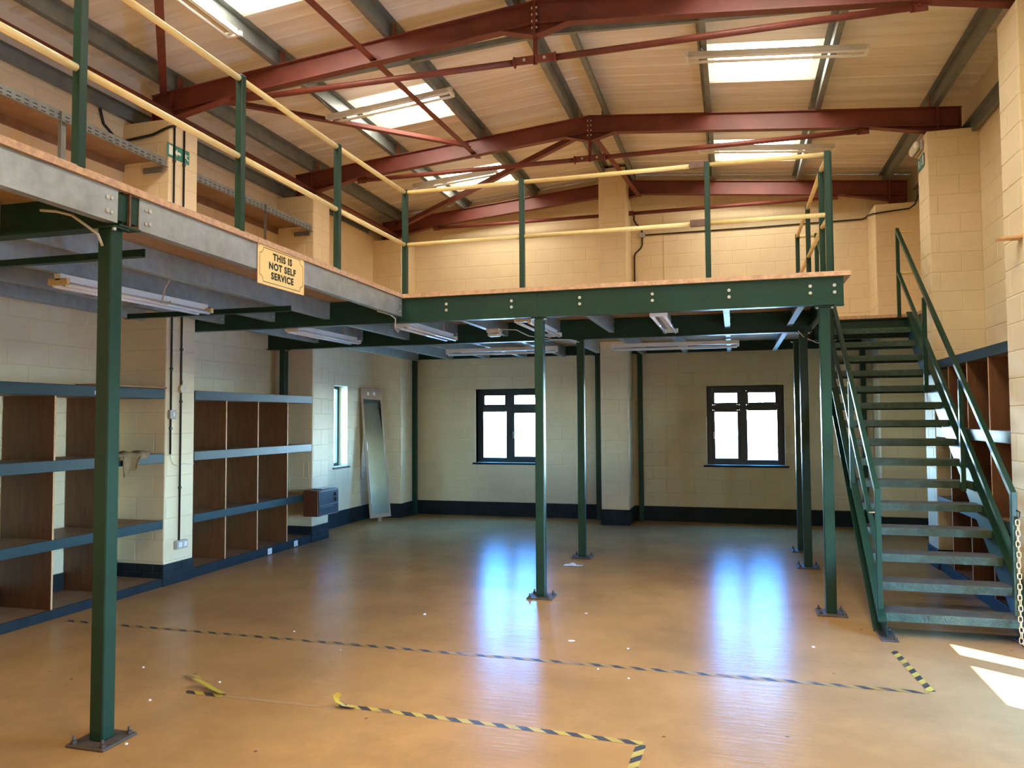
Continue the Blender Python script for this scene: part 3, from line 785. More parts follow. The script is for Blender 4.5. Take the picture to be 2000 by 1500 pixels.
joist('galvanised joist against the left wall under the side gallery', -6.05, 3.61, 6.86, ZJ0, ZJ1, slope=True)
JX = [-5.55, -4.87, -4.18, -3.49, -2.795, -2.105, -1.417, -0.72, -0.022, 0.678]
NTH = ['first', 'second', 'third', 'fourth', 'fifth', 'sixth', 'seventh', 'eighth', 'ninth', 'tenth']
for i, x in enumerate(JX):
    joist('galvanised joist between front and second beams, %s from the left wall' % NTH[i], x, 7.45, 9.60, ZJ0, ZJ1)
    joist('galvanised joist between second and rear beams, %s from the left wall' % NTH[i], x, 9.72, 13.16 if not -2.2 < x < -1.6 else 12.62, ZJ0, ZJ1)
for i, x in enumerate((1.40, 1.95)):
    joist('galvanised joist under the stair landing, %s from its open edge' % NTH[i], x, 10.82, 13.16 if x < 1.9 else 13.15, ZJ0, ZJ1)
# splice box where the edge joists meet the cross beam
t = thing('beam_splice', 'green beam end with thin web showing between two galvanised edge joists', 'joint', (-3.30, 3.58, 2.95))
z0, z1 = 2.84, 3.035
MB().box(-3.36, -3.292, 3.50, 3.66, z0+0.03, z1-0.01).build('infill_plate', GREEN, t)
MB().box(-3.295, -3.275, 3.576, 3.588, z0, z1).build('web_edge', RUST, t)
MB().box(-3.36, -3.272, 3.50, 3.66, z0-0.006, z0+0.006).build('flange', GREEN, t)
for yy in (3.42, 3.74):
    for dz in (2.90, 2.975): MB().ngon_prism((-3.281, yy, dz), (1,0,0), 0.014, 0.012, 6).build('bolt', BOLT, t)
# cross bars hanging under the side gallery
def cross_bar(label, x0, x1, y, z):
    o = MB().ext(prof_L(0.05, 0.055, 0.006), (x0, y, z), (x1, y, z)).build('cross_bar', GREEN, None, ((x0+x1)/2, y, z)); tag(o, label, 'bar', 'dark cross bars under the gallery')
cross_bar('dark green angle bar under the gallery passing behind the near post', XL, -3.52, 3.98, 2.765)
cross_bar('dark green angle bar under the gallery in front of the wall pier with conduits', -5.80, -3.95, 6.33, 2.755)

# deck boards
deck = thing('mezzanine_deck', 'raw chipboard deck of the L shaped mezzanine with orange brown edges', 'deck', (-3, 9, BT))
def board(x0, x1, y0, y1, tilt=False):
    mb = MB(); n = 0
    za, zb_ = (lz(y0), lz(y1)) if tilt else (0, 0)
    z0, z1 = BT, 3.036
    mb.v += [(x0,y0,z0+za),(x1,y0,z0+za),(x1,y1,z0+zb_),(x0,y1,z0+zb_),(x0,y0,z1+za),(x1,y0,z1+za),(x1,y1,z1+zb_),(x0,y1,z1+zb_)]
    for k, q in enumerate(((0,3,2,1),(4,5,6,7),(0,1,5,4),(1,2,6,5),(2,3,7,6),(3,0,4,7))): mb.face(q, 1 if k < 2 else 0)
    mb.build('deck_board', [CHIP, CHIPU], deck)
g = 0.003
ysb = [2.30, 4.8, 7.318]  # gallery cut short out of view so light reaches the near floor
for a, b in zip(ysb[:-1], ysb[1:]):
    xs = [-5.79, -4.5, -3.262]
    for c, d in zip(xs[:-1], xs[1:]): board(c, d-g, a, b-g, True)
board(XL, -5.79-g, 2.30, 6.87, True)
xs = [-5.79, -3.262, -0.723, 1.02]
ysr = [7.318, 9.70, 12.63]
for a, b in zip(xs[:-1], xs[1:]):
    for c, d in zip(ysr[:-1], ysr[1:]): board(a, b-g, c, d-g)
board(XL, -5.79-g, 7.35, 9.85); board(XL, -5.79-g, 10.34, 12.67)
board(-5.68, -2.12, 12.63, YB-0.005); board(-1.64, 1.02-g, 12.63, YB-0.005)
board(1.02, 2.20, 10.70, 12.63); board(1.02, 2.09, 12.63+g, YB-0.005); board(2.20+g, XR-0.01, 10.35, 12.63)

# ------------------------------------------------------------------ guard rails
ZT, ZM = 4.105, 3.555
def guard(label, posts, pw, rails, cat='guardrail', skip=()):
    p0 = posts[0]
    t = thing('guard_rail', label, cat, (p0[0], p0[1], 3.04), 'mezzanine guard rails')
    for ip, (x, y) in enumerate(posts):
        if ip in skip: continue
        z = lz(y) if x < -3 else 0
        MB().rbox(x-pw/2, x+pw/2, y-pw/2, y+pw/2, 3.032+z, ZT+0.03+z, 0.004).build('post', GREEN, t)
    for nm, zz, r in rails:
        for a, b in zip(posts[:-1], posts[1:]):
            d = (Vector((b[0], b[1], 0))-Vector((a[0], a[1], 0))).normalized()
            za, zb_ = (lz(a[1]), lz(b[1])) if a[0] < -3 and b[0] < -3 else (0, 0)
            MB().tube((a[0]+d.x*0.0, a[1]+d.y*0.0, zz+za), (b[0], b[1], zz+zb_), r, 14).build(nm, YELLOW, t)
    return t
RL = (('top_rail', ZT, 0.021), ('mid_rail', ZM, 0.021))
PX = -3.285
guard('green posts with yellow tube rails along the side gallery edge, running towards the viewer', [(PX, 2.40), (PX, 3.225), (PX, 4.605), (PX, 5.985), (-3.255, 7.36)], 0.052, RL, skip=(5,))
t = guard('green posts with yellow rails along the front edge of the mezzanine', [(-3.255, 7.365), (-1.995, 7.365), (-0.202, 7.365), (0.845, 7.375)], 0.05, RL)
for zz in (ZT, ZM): MB().rbox(-0.36, -0.225, 7.325, 7.345, zz-0.033, zz+0.033, 0.004).build('splice_plate', RUST, t)
guard('green posts with yellow rails along the stair side edge of the mezzanine', [(0.862, 7.42), (0.845, 7.88), (0.845, 9.27), (0.842, 10.69), (1.075, 10.69)], 0.05, RL)
guard('pale rails closing the gap between the stair head and the right wall pier', [(2.04, 10.70), (2.216, 10.70)], 0.03, (('top_rail', 4.08, 0.014), ('mid_rail', ZM, 0.014)), skip=(0, 1))

# ------------------------------------------------------------------ stair
NT, RISE = 15, 3.036/16
def ty(k): return 6.80+0.262*(k-1)
st = thing('steel_staircase', 'dark green open riser steel stair climbing to the mezzanine landing', 'staircase', (1.6, 6.75, 0))
sl = RISE/0.262
for s, x in ((-1, 1.125), (1, 2.125)):
    y0, z0 = 6.70, 0.0; y1 = 10.70
    # channel stringer: web plate plus flanges
    h = 0.10
    mb = MB()
    def sp(y, o): return (6.80-0.02+ (y-6.78), RISE*0.5+(y-6.80)*sl+o)
    pr = [(6.70, 0.0), (6.94, 0.0), (10.74, RISE*0.5+(10.74-6.80)*sl-0.155), (10.74, RISE*0.5+(10.74-6.80)*sl+0.115), (6.70, max(0.03, RISE*0.5+(6.70-6.80)*sl+0.115))]
    n = len(mb.v); mb.v += [(x-0.004, y, z) for y, z in pr] + [(x+0.004, y, z) for y, z in pr]
    mb.face([n+i for i in range(5)]); mb.face([n+5+i for i in range(5)][::-1])
    for i in range(5):
        j = (i+1) % 5; mb.face([n+i, n+j, n+5+j, n+5+i][::-1])
    o_ = s*0.030
    for (ya, za), (yb_, zb_) in ((pr[1], pr[2]), (pr[4], pr[3])):
        mb.bar((x+o_, ya, za), (x+o_, yb_, zb_), 0.062, 0.010)
    mb.build('stringer', GREEN, st)
    fp_ = MB().rbox(x-0.05, x+0.075, 6.64, 6.98, 0.0, 0.012, 0.003).build('foot_plate', PLATE, st)
    for q in (6.67, 6.95): MB().ngon_prism((x+0.055, q, 0.022), (0,0,1), 0.013, 0.02, 6).build('anchor_bolt', PLATE, fp_)
for k in range(1, NT+1):
    z = RISE*k; y = ty(k); mb = MB()
    mb.box(1.131, 2.119, y, y+0.245, z-0.006, z); mb.box(1.131, 2.119, y, y+0.005, z-0.066, z-0.006); mb.box(1.131, 2.119, y+0.240, y+0.245, z-0.080, z-0.006)
    # raised studs along the nosing
    for q in range(24):
        xq = 1.16+q*0.040; mb.box(xq, xq+0.022, y-0.003, y+0.002, z-0.042+0.01*(q % 2), z-0.022+0.01*(q % 2))
    for fi in range(1, 2): mb.mi[fi] = 1
    tr_ = mb.build('tread', [GREENW, TREADTOP], st)
    for x0, x1 in ((1.131, 1.165), (2.085, 2.119)):
        MB().box(x0, x1, y+0.03, y+0.20, z-0.012, z-0.0065).build('cleat', GREEN, tr_)
def srail(x, side):
    def pz(y): return RISE+(y-6.80)*sl
    ys_ = [6.735, 8.06, 9.38, 10.69]
    for i, y in enumerate(ys_):
        zb = 0.235 if i == 0 else pz(y)-0.05 if i < 3 else 3.0
        zt = 1.17 if i == 0 else (pz(y)+0.99 if i < 3 else 4.13)
        if side == 'right' and i == 3: zb = 3.0
        w = 0.042
        if side == 'left' and i == 3: continue
        MB().rbox(x-w/2, x+w/2, y-w/2, y+w/2, zb, zt, 0.004).build('newel_post' if i in (0, 3) else 'baluster', GREEN, st)
    MB().bar((x, 6.735, 1.15), (x, 10.69, 4.10), 0.04, 0.04).build('handrail', GREEN, st)
    MB().bar((x, 6.735, 0.66), (x, 10.69, 3.57), 0.035, 0.035).build('mid_rail', GREEN, st)
srail(1.085, 'left'); srail(2.032, 'right')
MB().tube((1.02, 6.735, 0.985), (1.10, 6.735, 0.985), 0.006, 8).build('hook', BOLT, st)

# chain hanging from the right newel
ch = thing('barrier_chain', 'yellowed plastic barrier chain hanging from the right stair newel', 'chain', (2.045, 6.70, 1.0))
def link_mesh():
    mb = MB(); R, r, L = 0.013, 0.0038, 0.011; pts = []
    for i in range(16):
        a = 2*math.pi*i/16; pts.append((R*math.cos(a), 0, R*math.sin(a)+(L if math.sin(a) > 0 else -L)))
    n = 6; base = 0
    for i, p in enumerate(pts):
        p = Vector(p); d = (Vector(pts[(i+1) % 16])-Vector(pts[i-1])).normalized(); a = Vector((0,1,0)); b = d.cross(a)
        for k in range(n):
            t_ = 2*math.pi*k/n; mb.v.append(tuple(p+a*(r*math.cos(t_))+b*(r*math.sin(t_))))
    for i in range(16):
        j = (i+1) % 16
        for k in range(n): mb.face([i*n+k, i*n+(k+1) % n, j*n+(k+1) % n, j*n+k], 0, True)
    return mb
lm = link_mesh().build('chain_link', CHAINM, ch, loc=(0,0,0)); lm.location = (0, 0, -0.06)
for i in range(1, 23):
    c = lm.copy(); COL.objects.link(c); c.parent = ch
    c.location = (0.002*math.sin(i*1.3), 0.0, -0.06-i*0.0400); c.rotation_euler = (0.05*math.sin(i*2.1), 0, HPI*(i % 2)+0.15*math.sin(i))
mb = MB().path([(2.045, 6.712, 1.03), (2.062, 6.70, 1.02), (2.060, 6.70, 0.985), (2.045, 6.70, 0.968), (2.028, 6.70, 0.985)], 0.006, 8)
mb.build('hook', BLACKP, ch)
MB().path([(2.045, 6.70, 0.045), (2.07, 6.69, 0.02), (2.085, 6.67, 0.012), (2.07, 6.65, 0.012)], 0.006, 6).build('end_hook', CHAINM, ch)

# ------------------------------------------------------------------ pigeonhole shelving
def shelving(label, xw, xf, y0, y1, boards, divs, base, group, gaps=None, fas=FASCIA):
    s = 1 if xf > xw else -1
    t = thing('pigeonhole_shelving', label, 'shelving', ((xw+xf)/2, y0, 0), group)
    for zt, zb in boards:
        mb = MB()
        mb.box(xw+s*0.012, xf-s*0.022, y0, y1, zb+0.002, zt-0.002)
        mb.build('shelf_board', SHELFTOP, t)
        MB().rbox(xf-s*0.022, xf+s*0.001, y0, y1, zb, zt, 0.003).build('fascia', fas, t)
    if base:
        MB().box(xw+s*0.014, xf-s*0.02, y0, y1, base-0.02, base-0.002).build('base_board', SHELFTOP, t)
        MB().rbox(xf-s*0.02, xf, y0, y1, 0.0, base, 0.003).build('kick_board', BLACK, t)
    lv = [base] + sorted(b[0] for b in boards)
    tops = sorted((b[0]-0.02 for b in boards))
    bots = sorted(b[1] for b in boards)
    for y in divs:
        for i in range(len(lv)-1):
            mb = MB(); z0, z1 = lv[i]+0.001, bots[i]-0.001
            mb.box(xw+s*0.014, xf-s*0.006, y-0.009, y+0.009, z0, z1, 0)
            mb.box(xf-s*0.006, xf-s*0.002, y-0.009, y+0.009, z0, z1, 1)
            mb.build('divider', [PLY, PLYEDGE], t)
    return t
LB = [(2.078, 1.975), (1.397, 1.297), (0.697, 0.605)]
shelving('dark edged pigeonhole shelving on the left wall behind the near post', XL, -5.80, 3.5, 6.87, LB, [4.10, 4.80, 5.50, 6.20], 0.085, 'pigeonhole shelving units')
shelving('dark edged pigeonhole shelving with three brown dividers between the two left piers', XL, -5.80, 7.35, 9.85, LB, [7.92, 8.56, 9.235], 0.11, 'pigeonhole shelving units')
RB = [(2.38, 2.28), (1.62, 1.51), (0.84, 0.75)]
shelving('brown pigeonhole shelving on the right wall behind the stair handrail', XR, 2.225, 7.375, 9.86, RB, [7.93, 8.60, 9.285], 0.11, 'pigeonhole shelving units')
# things on and at the shelving
o = MB().rbox(-5.7985, -5.796, 5.93, 6.04, 1.995, 2.03, 0.0008).build('paper_label', PAPER, None, (-5.798, 5.98, 2.0)); tag(o, 'blank white label stuck on the top fascia left of the near post', 'label')
for y, z, lb in ((8.83, 0.045, 'white printed notice on the kick board under the middle divider'), (9.45, 0.05, 'white printed notice on the kick board nearest the heater')):
    t = thing('paper_notice', lb, 'notice', (-5.798, y, z), 'notices on the kick board')
    MB().box(-5.7985, -5.797, y-0.045, y+0.045, z-0.035, z+0.04).build('paper', PAPER, t)
    for k in range(4): MB().box(-5.7968, -5.7963, y-0.035, y+0.03-0.012*(k % 2), z+0.022-k*0.015, z+0.028-k*0.015).build('print_line', GREYP, t)
o = MB().rbox(-6.05, -5.76, 5.95, 6.86, 2.081, 2.100, 0.003).build('hardboard_sheet', CARD, None, (-5.9, 6.4, 2.08)); tag(o, 'brown hardboard strip lying on the top shelf end against the pier', 'board')
# rag draped over the middle shelf
mb = MB(); NU, NV = 18, 14
for i in range(NU):
    u = i/(NU-1)
    for j in range(NV):
        v = j/(NV-1)
        yy = 6.21+0.42*u+0.02*math.sin(9*v+3*u)
        L = 0.13+0.15*v+0.05
        dd = v*0.40
        ln = 0.20+0.03*math.sin(9*u) if 0.12 < u < 0.62 else 0.06
        if dd < 0.20: x_, z_ = -5.99+dd*0.98, 1.405+0.022*abs(math.sin(7*u+4*v))+0.012
        else:
            q = min(1, (dd-0.20)/0.20); x_, z_ = -5.785+0.012*math.sin(12*u)+0.010, 1.417-q*ln
        mb.v.append((x_, yy, z_))
for i in range(NU-1):
    for j in range(NV-1): mb.face([i*NV+j, (i+1)*NV+j, (i+1)*NV+j+1, i*NV+j+1], 0, True)
o = mb.build('rag', CLOTH, None, (-5.9, 6.4, 1.4)); tag(o, 'crumpled brown rag draped over the middle shelf edge beside the pier', 'rag')
sm = o.modifiers.new('thick', 'SOLIDIFY'); sm.thickness = 0.006; sm.offset = 1
# upper slotted-angle shelves on the gallery
def slotted(label, y0, y1, zt, uy):
    t = thing('slotted_shelf', label, 'shelf', (-6.0, y0, 3.04), 'slotted angle shelves on the gallery')
    MB().rbox(XL+0.01, -5.826, y0, y1, zt-0.018, zt, 0.002).build('shelf_board', SHELFTOP, t)
    MB().box(XL+0.012, XL+0.03, y0, y1, zt-0.10, zt-0.02).build('back_batten', SHELFTOP, t)
    MB().ext(prof_L(0.035, 0.10, 0.003), (-5.822, y0, zt-0.105), (-5.822, y1, zt-0.105)).build('front_angle', SLOT, t)
    mb = MB(); q = y0+0.05
    while q < y1-0.06:
        for dz in (-0.045, -0.078): mb.box(-5.8205, -5.8175, q, q+0.045, zt+dz-0.005, zt+dz+0.005)
        q += 0.085
    stuff(mb.build('slot', SLOTD, t))
    MB().ext(prof_L(0.30, 0.07, 0.003), (-6.12, y1-0.03, zt-0.125), (-6.12, y1-0.028, zt-0.125)).build('end_bracket', SLOT, t)
    MB().box(-6.08, -5.825, y1-0.05, y1-0.045, zt-0.165, zt-0.10).build('end_angle', SLOT, t)
    for yy, w_ in uy:
        mb = MB().ext(prof_L(w_, 0.04, 0.003), (-5.828, yy, 3.045), (-5.828, yy, zt-0.02), upv=(1,0,0)); mb.build('upright', SLOT, t)
    return t
slotted('grey slotted angle shelf with brown board upstairs, left of the exit sign pier', 3.3, 6.87, 4.565, [(5.49, 0.085)])
slotted('grey slotted angle shelf with brown board upstairs, between the two left piers', 7.35, 9.85, 4.560, [(8.68, 0.05)])

# ------------------------------------------------------------------ lights
def batten(label, c, L, ax, twin=True, z_tilt=0.0, hangers=0.0, brk=None, group=None, caps=ENDCAP, cat='light'):
    """fluorescent batten: body, tubes, lampholders. ax 0 along X, 1 along Y"""
    t = thing('fluorescent_batten', label, cat, c, group)
    d = Vector((1,0,z_tilt)) if ax == 0 else Vector((0,1,z_tilt)); d.normalize()
    sd_ = d.cross(Vector((0,0,1))).normalized(); c = Vector(c); a = c-d*(L/2); b = c+d*(L/2)
    MB().ext([(-0.022,-0.020),(0.022,-0.020),(0.030,0.028),(-0.030,0.028)] if twin else [(-0.035,-0.022),(0.035,-0.022),(0.048,0.028),(-0.048,0.028)], a, b).build('body', WHITE, t)
    for s in ((-1, 1) if twin else (0,)):
        off = sd_*(s*0.058) + Vector((0,0,-0.052 if twin else -0.055))
        MB().tube(a+off+d*0.03, b+off-d*0.03, 0.016 if twin else 0.019, 12).build('tube', TUBE, t)
    for e, sg in ((a, 1), (b, -1)):
        w = 0.085 if twin else 0.03
        mb = MB().bar(e+Vector((0,0,-0.030)), e+d*(0.03*sg)+Vector((0,0,-0.030)), 2*w, 0.045)
        mb.build('lamp_holder', caps, t)
    if brk:
        for e in (a+d*0.3, b-d*0.3): MB().box(e.x-0.02, e.x+0.02, e.y-0.03, e.y+0.03, c.z+0.026, BT+0.001).build('bracket', GALV, t)
    if hangers:
        for e in (a+d*0.25, b-d*0.25): MB().tube(e+Vector((0,0,0.02)), e+Vector((0,0,hangers)), 0.006, 6).build('hanger', GALV, t)
    return t
G1 = 'fluorescent battens under the mezzanine'; G2 = 'fluorescent battens on the roof'
batten('twin tube batten with yellowed end caps under the side gallery behind the near post', (-4.64, 5.20, 2.775), 1.62, 1, group=G1)
for x, lb in ((-4.68, 'first from the left'), (-3.36, 'second from the left, above the mirror side'), (-2.04, 'third from the left, at the middle front post'), (-0.68, 'fourth, right of the middle front post')):
    batten('twin tube batten behind the front beam, ' + lb, (x, 8.26, 2.772), 1.5, 1, group=G1, caps=WHITE, brk=(0.52, 2.812))
batten('single tube batten lying crossways near the left rear window', (-3.29, 10.92, 2.762), 1.72, 0, twin=False, group=G1, caps=WHITE)
batten('single tube batten lying crossways near the right rear window', (-0.78, 10.92, 2.762), 1.74, 0, twin=False, group=G1, caps=WHITE)
def rb(label, x0, x1, y, s):
    z0, z1 = rz(x0)-0.045, rz(x1)-0.045
    batten(label, ((x0+x1)/2, y, (z0+z1)/2), abs(x1-x0), 0, z_tilt=(z1-z0)/(x1-x0), group=G2, caps=WHITE)
rb('twin tube batten crossing the near left rooflight', -4.75, -3.12, 8.42, -1)
rb('twin tube batten crossing the far left rooflight', -4.86, -3.45, 11.30, -1)
rb('twin tube batten crossing the near right rooflight', -0.43, 1.37, 8.32, 1)
rb('twin tube batten crossing the far right rooflight', -0.43, 1.40, 11.28, 1)
batten('twin tube batten running lengthways beside a purlin at the top left of the picture', (-4.55, 5.50, 5.475), 1.55, 1, group=G2, caps=WHITE)

# ------------------------------------------------------------------ signs
def sign_board():
    t = thing('notice_board', 'yellow sign reading THIS IS NOT SELF SERVICE on the gallery edge joist', 'sign', (-3.272, 5.12, 2.86))
    y0, y1, z0, z1 = 4.81, 5.435, 2.735, 3.028
    MB().rbox(-3.282, -3.276, y0, y1, z0, z1, 0.002).build('board', SIGNY, t)
    # border line with scooped corners
    mb = MB(); ins, sc, w = 0.022, 0.045, 0.0045; pts = []
    cs = [((y0+ins, z0+ins), 0), ((y1-ins, z0+ins), 1), ((y1-ins, z1-ins), 2), ((y0+ins, z1-ins), 3)]
    for (cy_, cz), k in cs:
        a0 = {0: 90, 1: 180, 2: 270, 3: 360}[k]
        for i in range(9):
            a = math.radians(a0 - 90*i/8); pts.append((cy_+sc*math.cos(a), cz+sc*math.sin(a)))
    n = len(pts)
    for i in range(n):
        p, q = pts[i], pts[(i+1) % n]; d = Vector((q[0]-p[0], q[1]-p[1]))
        if d.length < 1e-6: continue
        nr = Vector((-d.y, d.x)).normalized()*(w/2)
        mb.poly([(-3.2752, p[0]-nr.x, p[1]-nr.y), (-3.2752, q[0]-nr.x, q[1]-nr.y), (-3.2752, q[0]+nr.x, q[1]+nr.y), (-3.2752, p[0]+nr.x, p[1]+nr.y)])
    mb.build('border_line', INK, t)
    for i, (txt, z) in enumerate((('THIS IS', 2.957), ('NOT SELF', 2.885), ('SERVICE', 2.813))):
        cu = bpy.data.curves.new('lettering', 'FONT'); cu.body = txt; cu.size = 0.070; cu.align_x = 'CENTER'; cu.align_y = 'CENTER'; cu.extrude = 0.0004; cu.offset = 0.0034; cu.space_character = 1.14
        tmp = bpy.data.objects.new('lettering', cu); COL.objects.link(tmp)
        bpy.context.view_layer.update()
        me = bpy.data.meshes.new_from_object(tmp.evaluated_get(bpy.context.evaluated_depsgraph_get()))
        bpy.data.objects.remove(tmp)
        me.materials.clear(); me.materials.append(INK)
        o = bpy.data.objects.new('lettering', me); COL.objects.link(o); o.parent = t
        o.location = Vector((-3.2752, (y0+y1)/2+0.005, z))-WORLD[t.name]; o.rotation_euler = (HPI, 0, HPI); o.scale = (1.06, 1.0, 1)
    for yy in (y0+0.012, y1-0.012): MB().ngon_prism((-3.2745, yy, z1-0.014), (1,0,0), 0.007, 0.004, 8).build('screw', BOLT, t)
sign_board()

def flat(mb, pl, pts, cen, hs, mi=0):
    """polygon given in sign coordinates (u 0..1, v 0..1) on a plane"""
    mb.poly([pl(cen, u*hs[0], v*hs[1]) for u, v in pts], mi)
def exit_sign_left():
    # on pier face looking +X, u runs along +Y
    y0, y1, z0, z1 = 6.845, 7.195, 4.585, 4.735
    t = thing('exit_sign', 'green and white running man exit sign behind black conduits on the left pier', 'sign', (-5.79, 7.02, 4.66))
    MB().rbox(-5.7935, -5.7905, y0, y1, z0, z1, 0.001).build('board', EXITG, t)
    X = -5.7898
    def pl(u, v): return (X, y0+u*(y1-y0), z0+v*(z1-z0))
    MB().poly([pl(.07,.18), pl(.24,.18), pl(.24,.86), pl(.07,.86)]).build('door_symbol', EXITW, t)
    MB().poly([pl(.33,.5), pl(.44,.78), pl(.44,.6), pl(.60,.6), pl(.60,.4), pl(.44,.4), pl(.44,.22)]).build('arrow_symbol', EXITW, t)
    mb = MB()
    def limb(a, b, w):
        d = Vector((b[0]-a[0], (b[1]-a[1])*0.43)); n = Vector((-d.y, d.x)).normalized()*w; 
        mb.poly([pl(a[0]-n.x, a[1]-n.y/0.43), pl(b[0]-n.x, b[1]-n.y/0.43), pl(b[0]+n.x, b[1]+n.y/0.43), pl(a[0]+n.x, a[1]+n.y/0.43)])
    limb((.80,.72), (.84,.46), .030); limb((.84,.48), (.76,.34), .018); limb((.76,.36), (.74,.14), .016); limb((.84,.46), (.94,.30), .018); limb((.94,.31), (.98,.33), .014)
    limb((.80,.68), (.72,.56), .014); limb((.81,.68), (.91,.60), .014); limb((.91,.60), (.94,.70), .012)
    mb.poly([pl(.775+.035*math.cos(k*math.pi/5), .84+.08*math.sin(k*math.pi/5)) for k in range(10)])
    mb.build('running_figure', EXITW, t)
exit_sign_left()
def exit_sign_right():
    y0, y1, z0, z1 = 9.985, 10.31, 4.70, 4.86
    t = thing('exit_sign', 'green exit sign with down arrow on the right pier below the emergency lamp', 'sign', (2.21, 10.15, 4.78))
    MB().rbox(2.2085, 2.2125, y0, y1, z0, z1, 0.001).build('board', EXITG, t)
    X = 2.2078
    def pl(u, v): return (X, y1-u*(y1-y0), z0+v*(z1-z0))
    def add(nm, polys):
        mb = MB()
        for p in polys: mb.poly([pl(*q) for q in p])
        mb.build(nm, EXITW, t)
    add('running_figure', [[(.10,.30),(.17,.55),(.22,.52),(.16,.26)], [(.17,.55),(.15,.78),(.24,.80),(.26,.52)], [(.24,.52),(.33,.42),(.36,.20),(.31,.20),(.28,.36),(.20,.48)], [(.24,.76),(.36,.62),(.33,.56),(.22,.70)]])
    add('arrow_symbol', [[(.55,.18),(.46,.42),(.52,.42),(.52,.82),(.58,.82),(.58,.42),(.64,.42)]])
    add('door_symbol', [[(.76,.15),(.93,.15),(.93,.86),(.76,.86)]])
exit_sign_right()
t = thing('emergency_light', 'white oblong emergency lamp high on the right pier above the exit sign', 'light', (2.20, 10.2, 5.0))
MB().rbox(2.185, 2.2125, 10.02, 10.36, 4.905, 5.035, 0.008).build('back_plate', GREYP, t)
MB().rbox(2.120, 2.185, 10.03, 10.35, 4.915, 5.025, 0.025).build('diffuser', WHITE, t)

# ------------------------------------------------------------------ conduits, switches, cables
def conduit(label, y, z0, z1, clips):
    t = thing('conduit', label, 'conduit', (-5.78, y, z0), 'black conduits on the left pier')
    MB().tube((-5.783, y, z0), (-5.783, y, z1), 0.0105, 10).build('pipe', BLACKP, t)
    for z in clips: MB().rbox(-5.7935, -5.770, y-0.017, y+0.017, z-0.012, z+0.012, 0.003).build('saddle', BLACKP, t)
    return t
conduit('black conduit on the left pier, the shorter one ending at the loose wire', 6.945, 1.385, 4.94, (1.66, 2.30, 3.7, 4.56))
conduit('black conduit on the left pier running down to the double socket', 7.10, 0.43, 4.94, (1.02, 1.95, 2.52, 3.7, 4.56))
t = thing('light_switch', 'grey switch box on the shorter conduit', 'switch', (-5.78, 6.955, 1.81))
MB().rbox(-5.7935, -5.752, 6.905, 7.003, 1.762, 1.858, 0.006).build('box', GREYP, t); MB().rbox(-5.752, -5.746, 6.945, 6.967, 1.79, 1.83, 0.003).build('rocker', WHITE, t)
t = thing('power_socket', 'grey metal double socket box low on the left pier', 'socket', (-5.78, 7.11, 0.41))
MB().rbox(-5.7935, -5.745, 7.03, 7.20, 0.365, 0.455, 0.006).build('box', GREYP, t)
for y in (7.075, 7.155): MB().rbox(-5.745, -5.741, y-0.025, y+0.025, 0.385, 0.435, 0.002).build('outlet', WHITE, t); 
t = thing('cable_box', 'pale round junction box on the longer conduit above shelf height', 'box', (-5.78, 7.10, 2.09))
MB().ngon_prism((-5.766, 7.10, 2.09), (1,0,0), 0.045, 0.03, 14).build('box', PLASTIC, t)
MB().path([(-5.766, 7.10, 2.13), (-5.758, 7.095, 2.16), (-5.766, 7.10, 2.18)], 0.008).build('grommet', PLASTIC, t)
o = MB().path([(-5.783, 6.945, 1.39), (-5.778, 6.95, 1.33), (-5.780, 6.99, 1.28), (-5.785, 7.06, 1.255), (-5.783, 7.16, 1.275), (-5.784, 7.26, 1.262), (-5.788, 7.325, 1.265)], 0.004, 6).build('loose_wire', CABLE, None, (-5.78, 7.1, 1.3)); tag(o, 'thin pale wire sagging across the left pier from the short conduit end', 'wire')
o = MB().path([(XL+0.03, 6.52, 5.04), (XL+0.02, 6.58, 4.90), (XL+0.02, 6.72, 4.82), (XL+0.04, 6.862, 4.81), (-6.0, 6.866, 4.84), (-5.85, 6.866, 4.885), (-5.79, 6.866, 4.90), (-5.776, 6.90, 4.92), (-5.776, 6.95, 4.94)], 0.014, 8).build('trunk_cable', BLACKP, None, (XL, 6.8, 4.9)); tag(o, 'thick black cable looping round the top of the exit sign pier', 'cable')
# rear wall conduit run
t = thing('wall_conduit', 'black conduit run along the upper rear wall from a grey box to the right corner', 'conduit', (-1.46, 13.31, 4.87))
MB().path([(-1.43, 13.310, 4.885), (0.4, 13.310, 4.885), (2.02, 13.310, 4.895), (2.08, 13.310, 4.915), (2.092, 13.25, 4.93)], 0.012).build('run', BLACKP, t)
MB().path([(2.092, 13.25, 4.93), (2.092, 12.68, 4.82), (2.11, 12.642, 4.81), (2.30, 12.642, 4.83), (2.58, 12.642, 4.85), (2.65, 12.6, 4.90), (2.665, 12.4, 5.0)], 0.012).build('run', BLACKP, t)
MB().path([(-1.463, 13.312, 4.84), (-1.463, 13.312, 4.72), (-1.49, 13.312, 4.66), (-1.58, 13.312, 4.58), (-1.60, 13.312, 4.53), (-1.60, 13.312, 3.04)], 0.013).build('drop', BLACKP, t)
MB().path([(-1.463, 13.312, 4.93), (-1.475, 13.312, 5.02), (-1.56, 13.312, 5.08), (-1.60, 13.312, 5.16), (-1.60, 13.312, 5.25)], 0.013).build('drop', BLACKP, t)
MB().rbox(-1.52, -1.41, 13.275, 13.322, 4.845, 4.925, 0.006).build('junction_box', GREYP, t)
# joint cover strip up the rear wall
o = MB().box(-1.105, -1.093, 13.318, 13.324, 0.25, 5.55).build('movement_joint', CREAM2, wall_back)
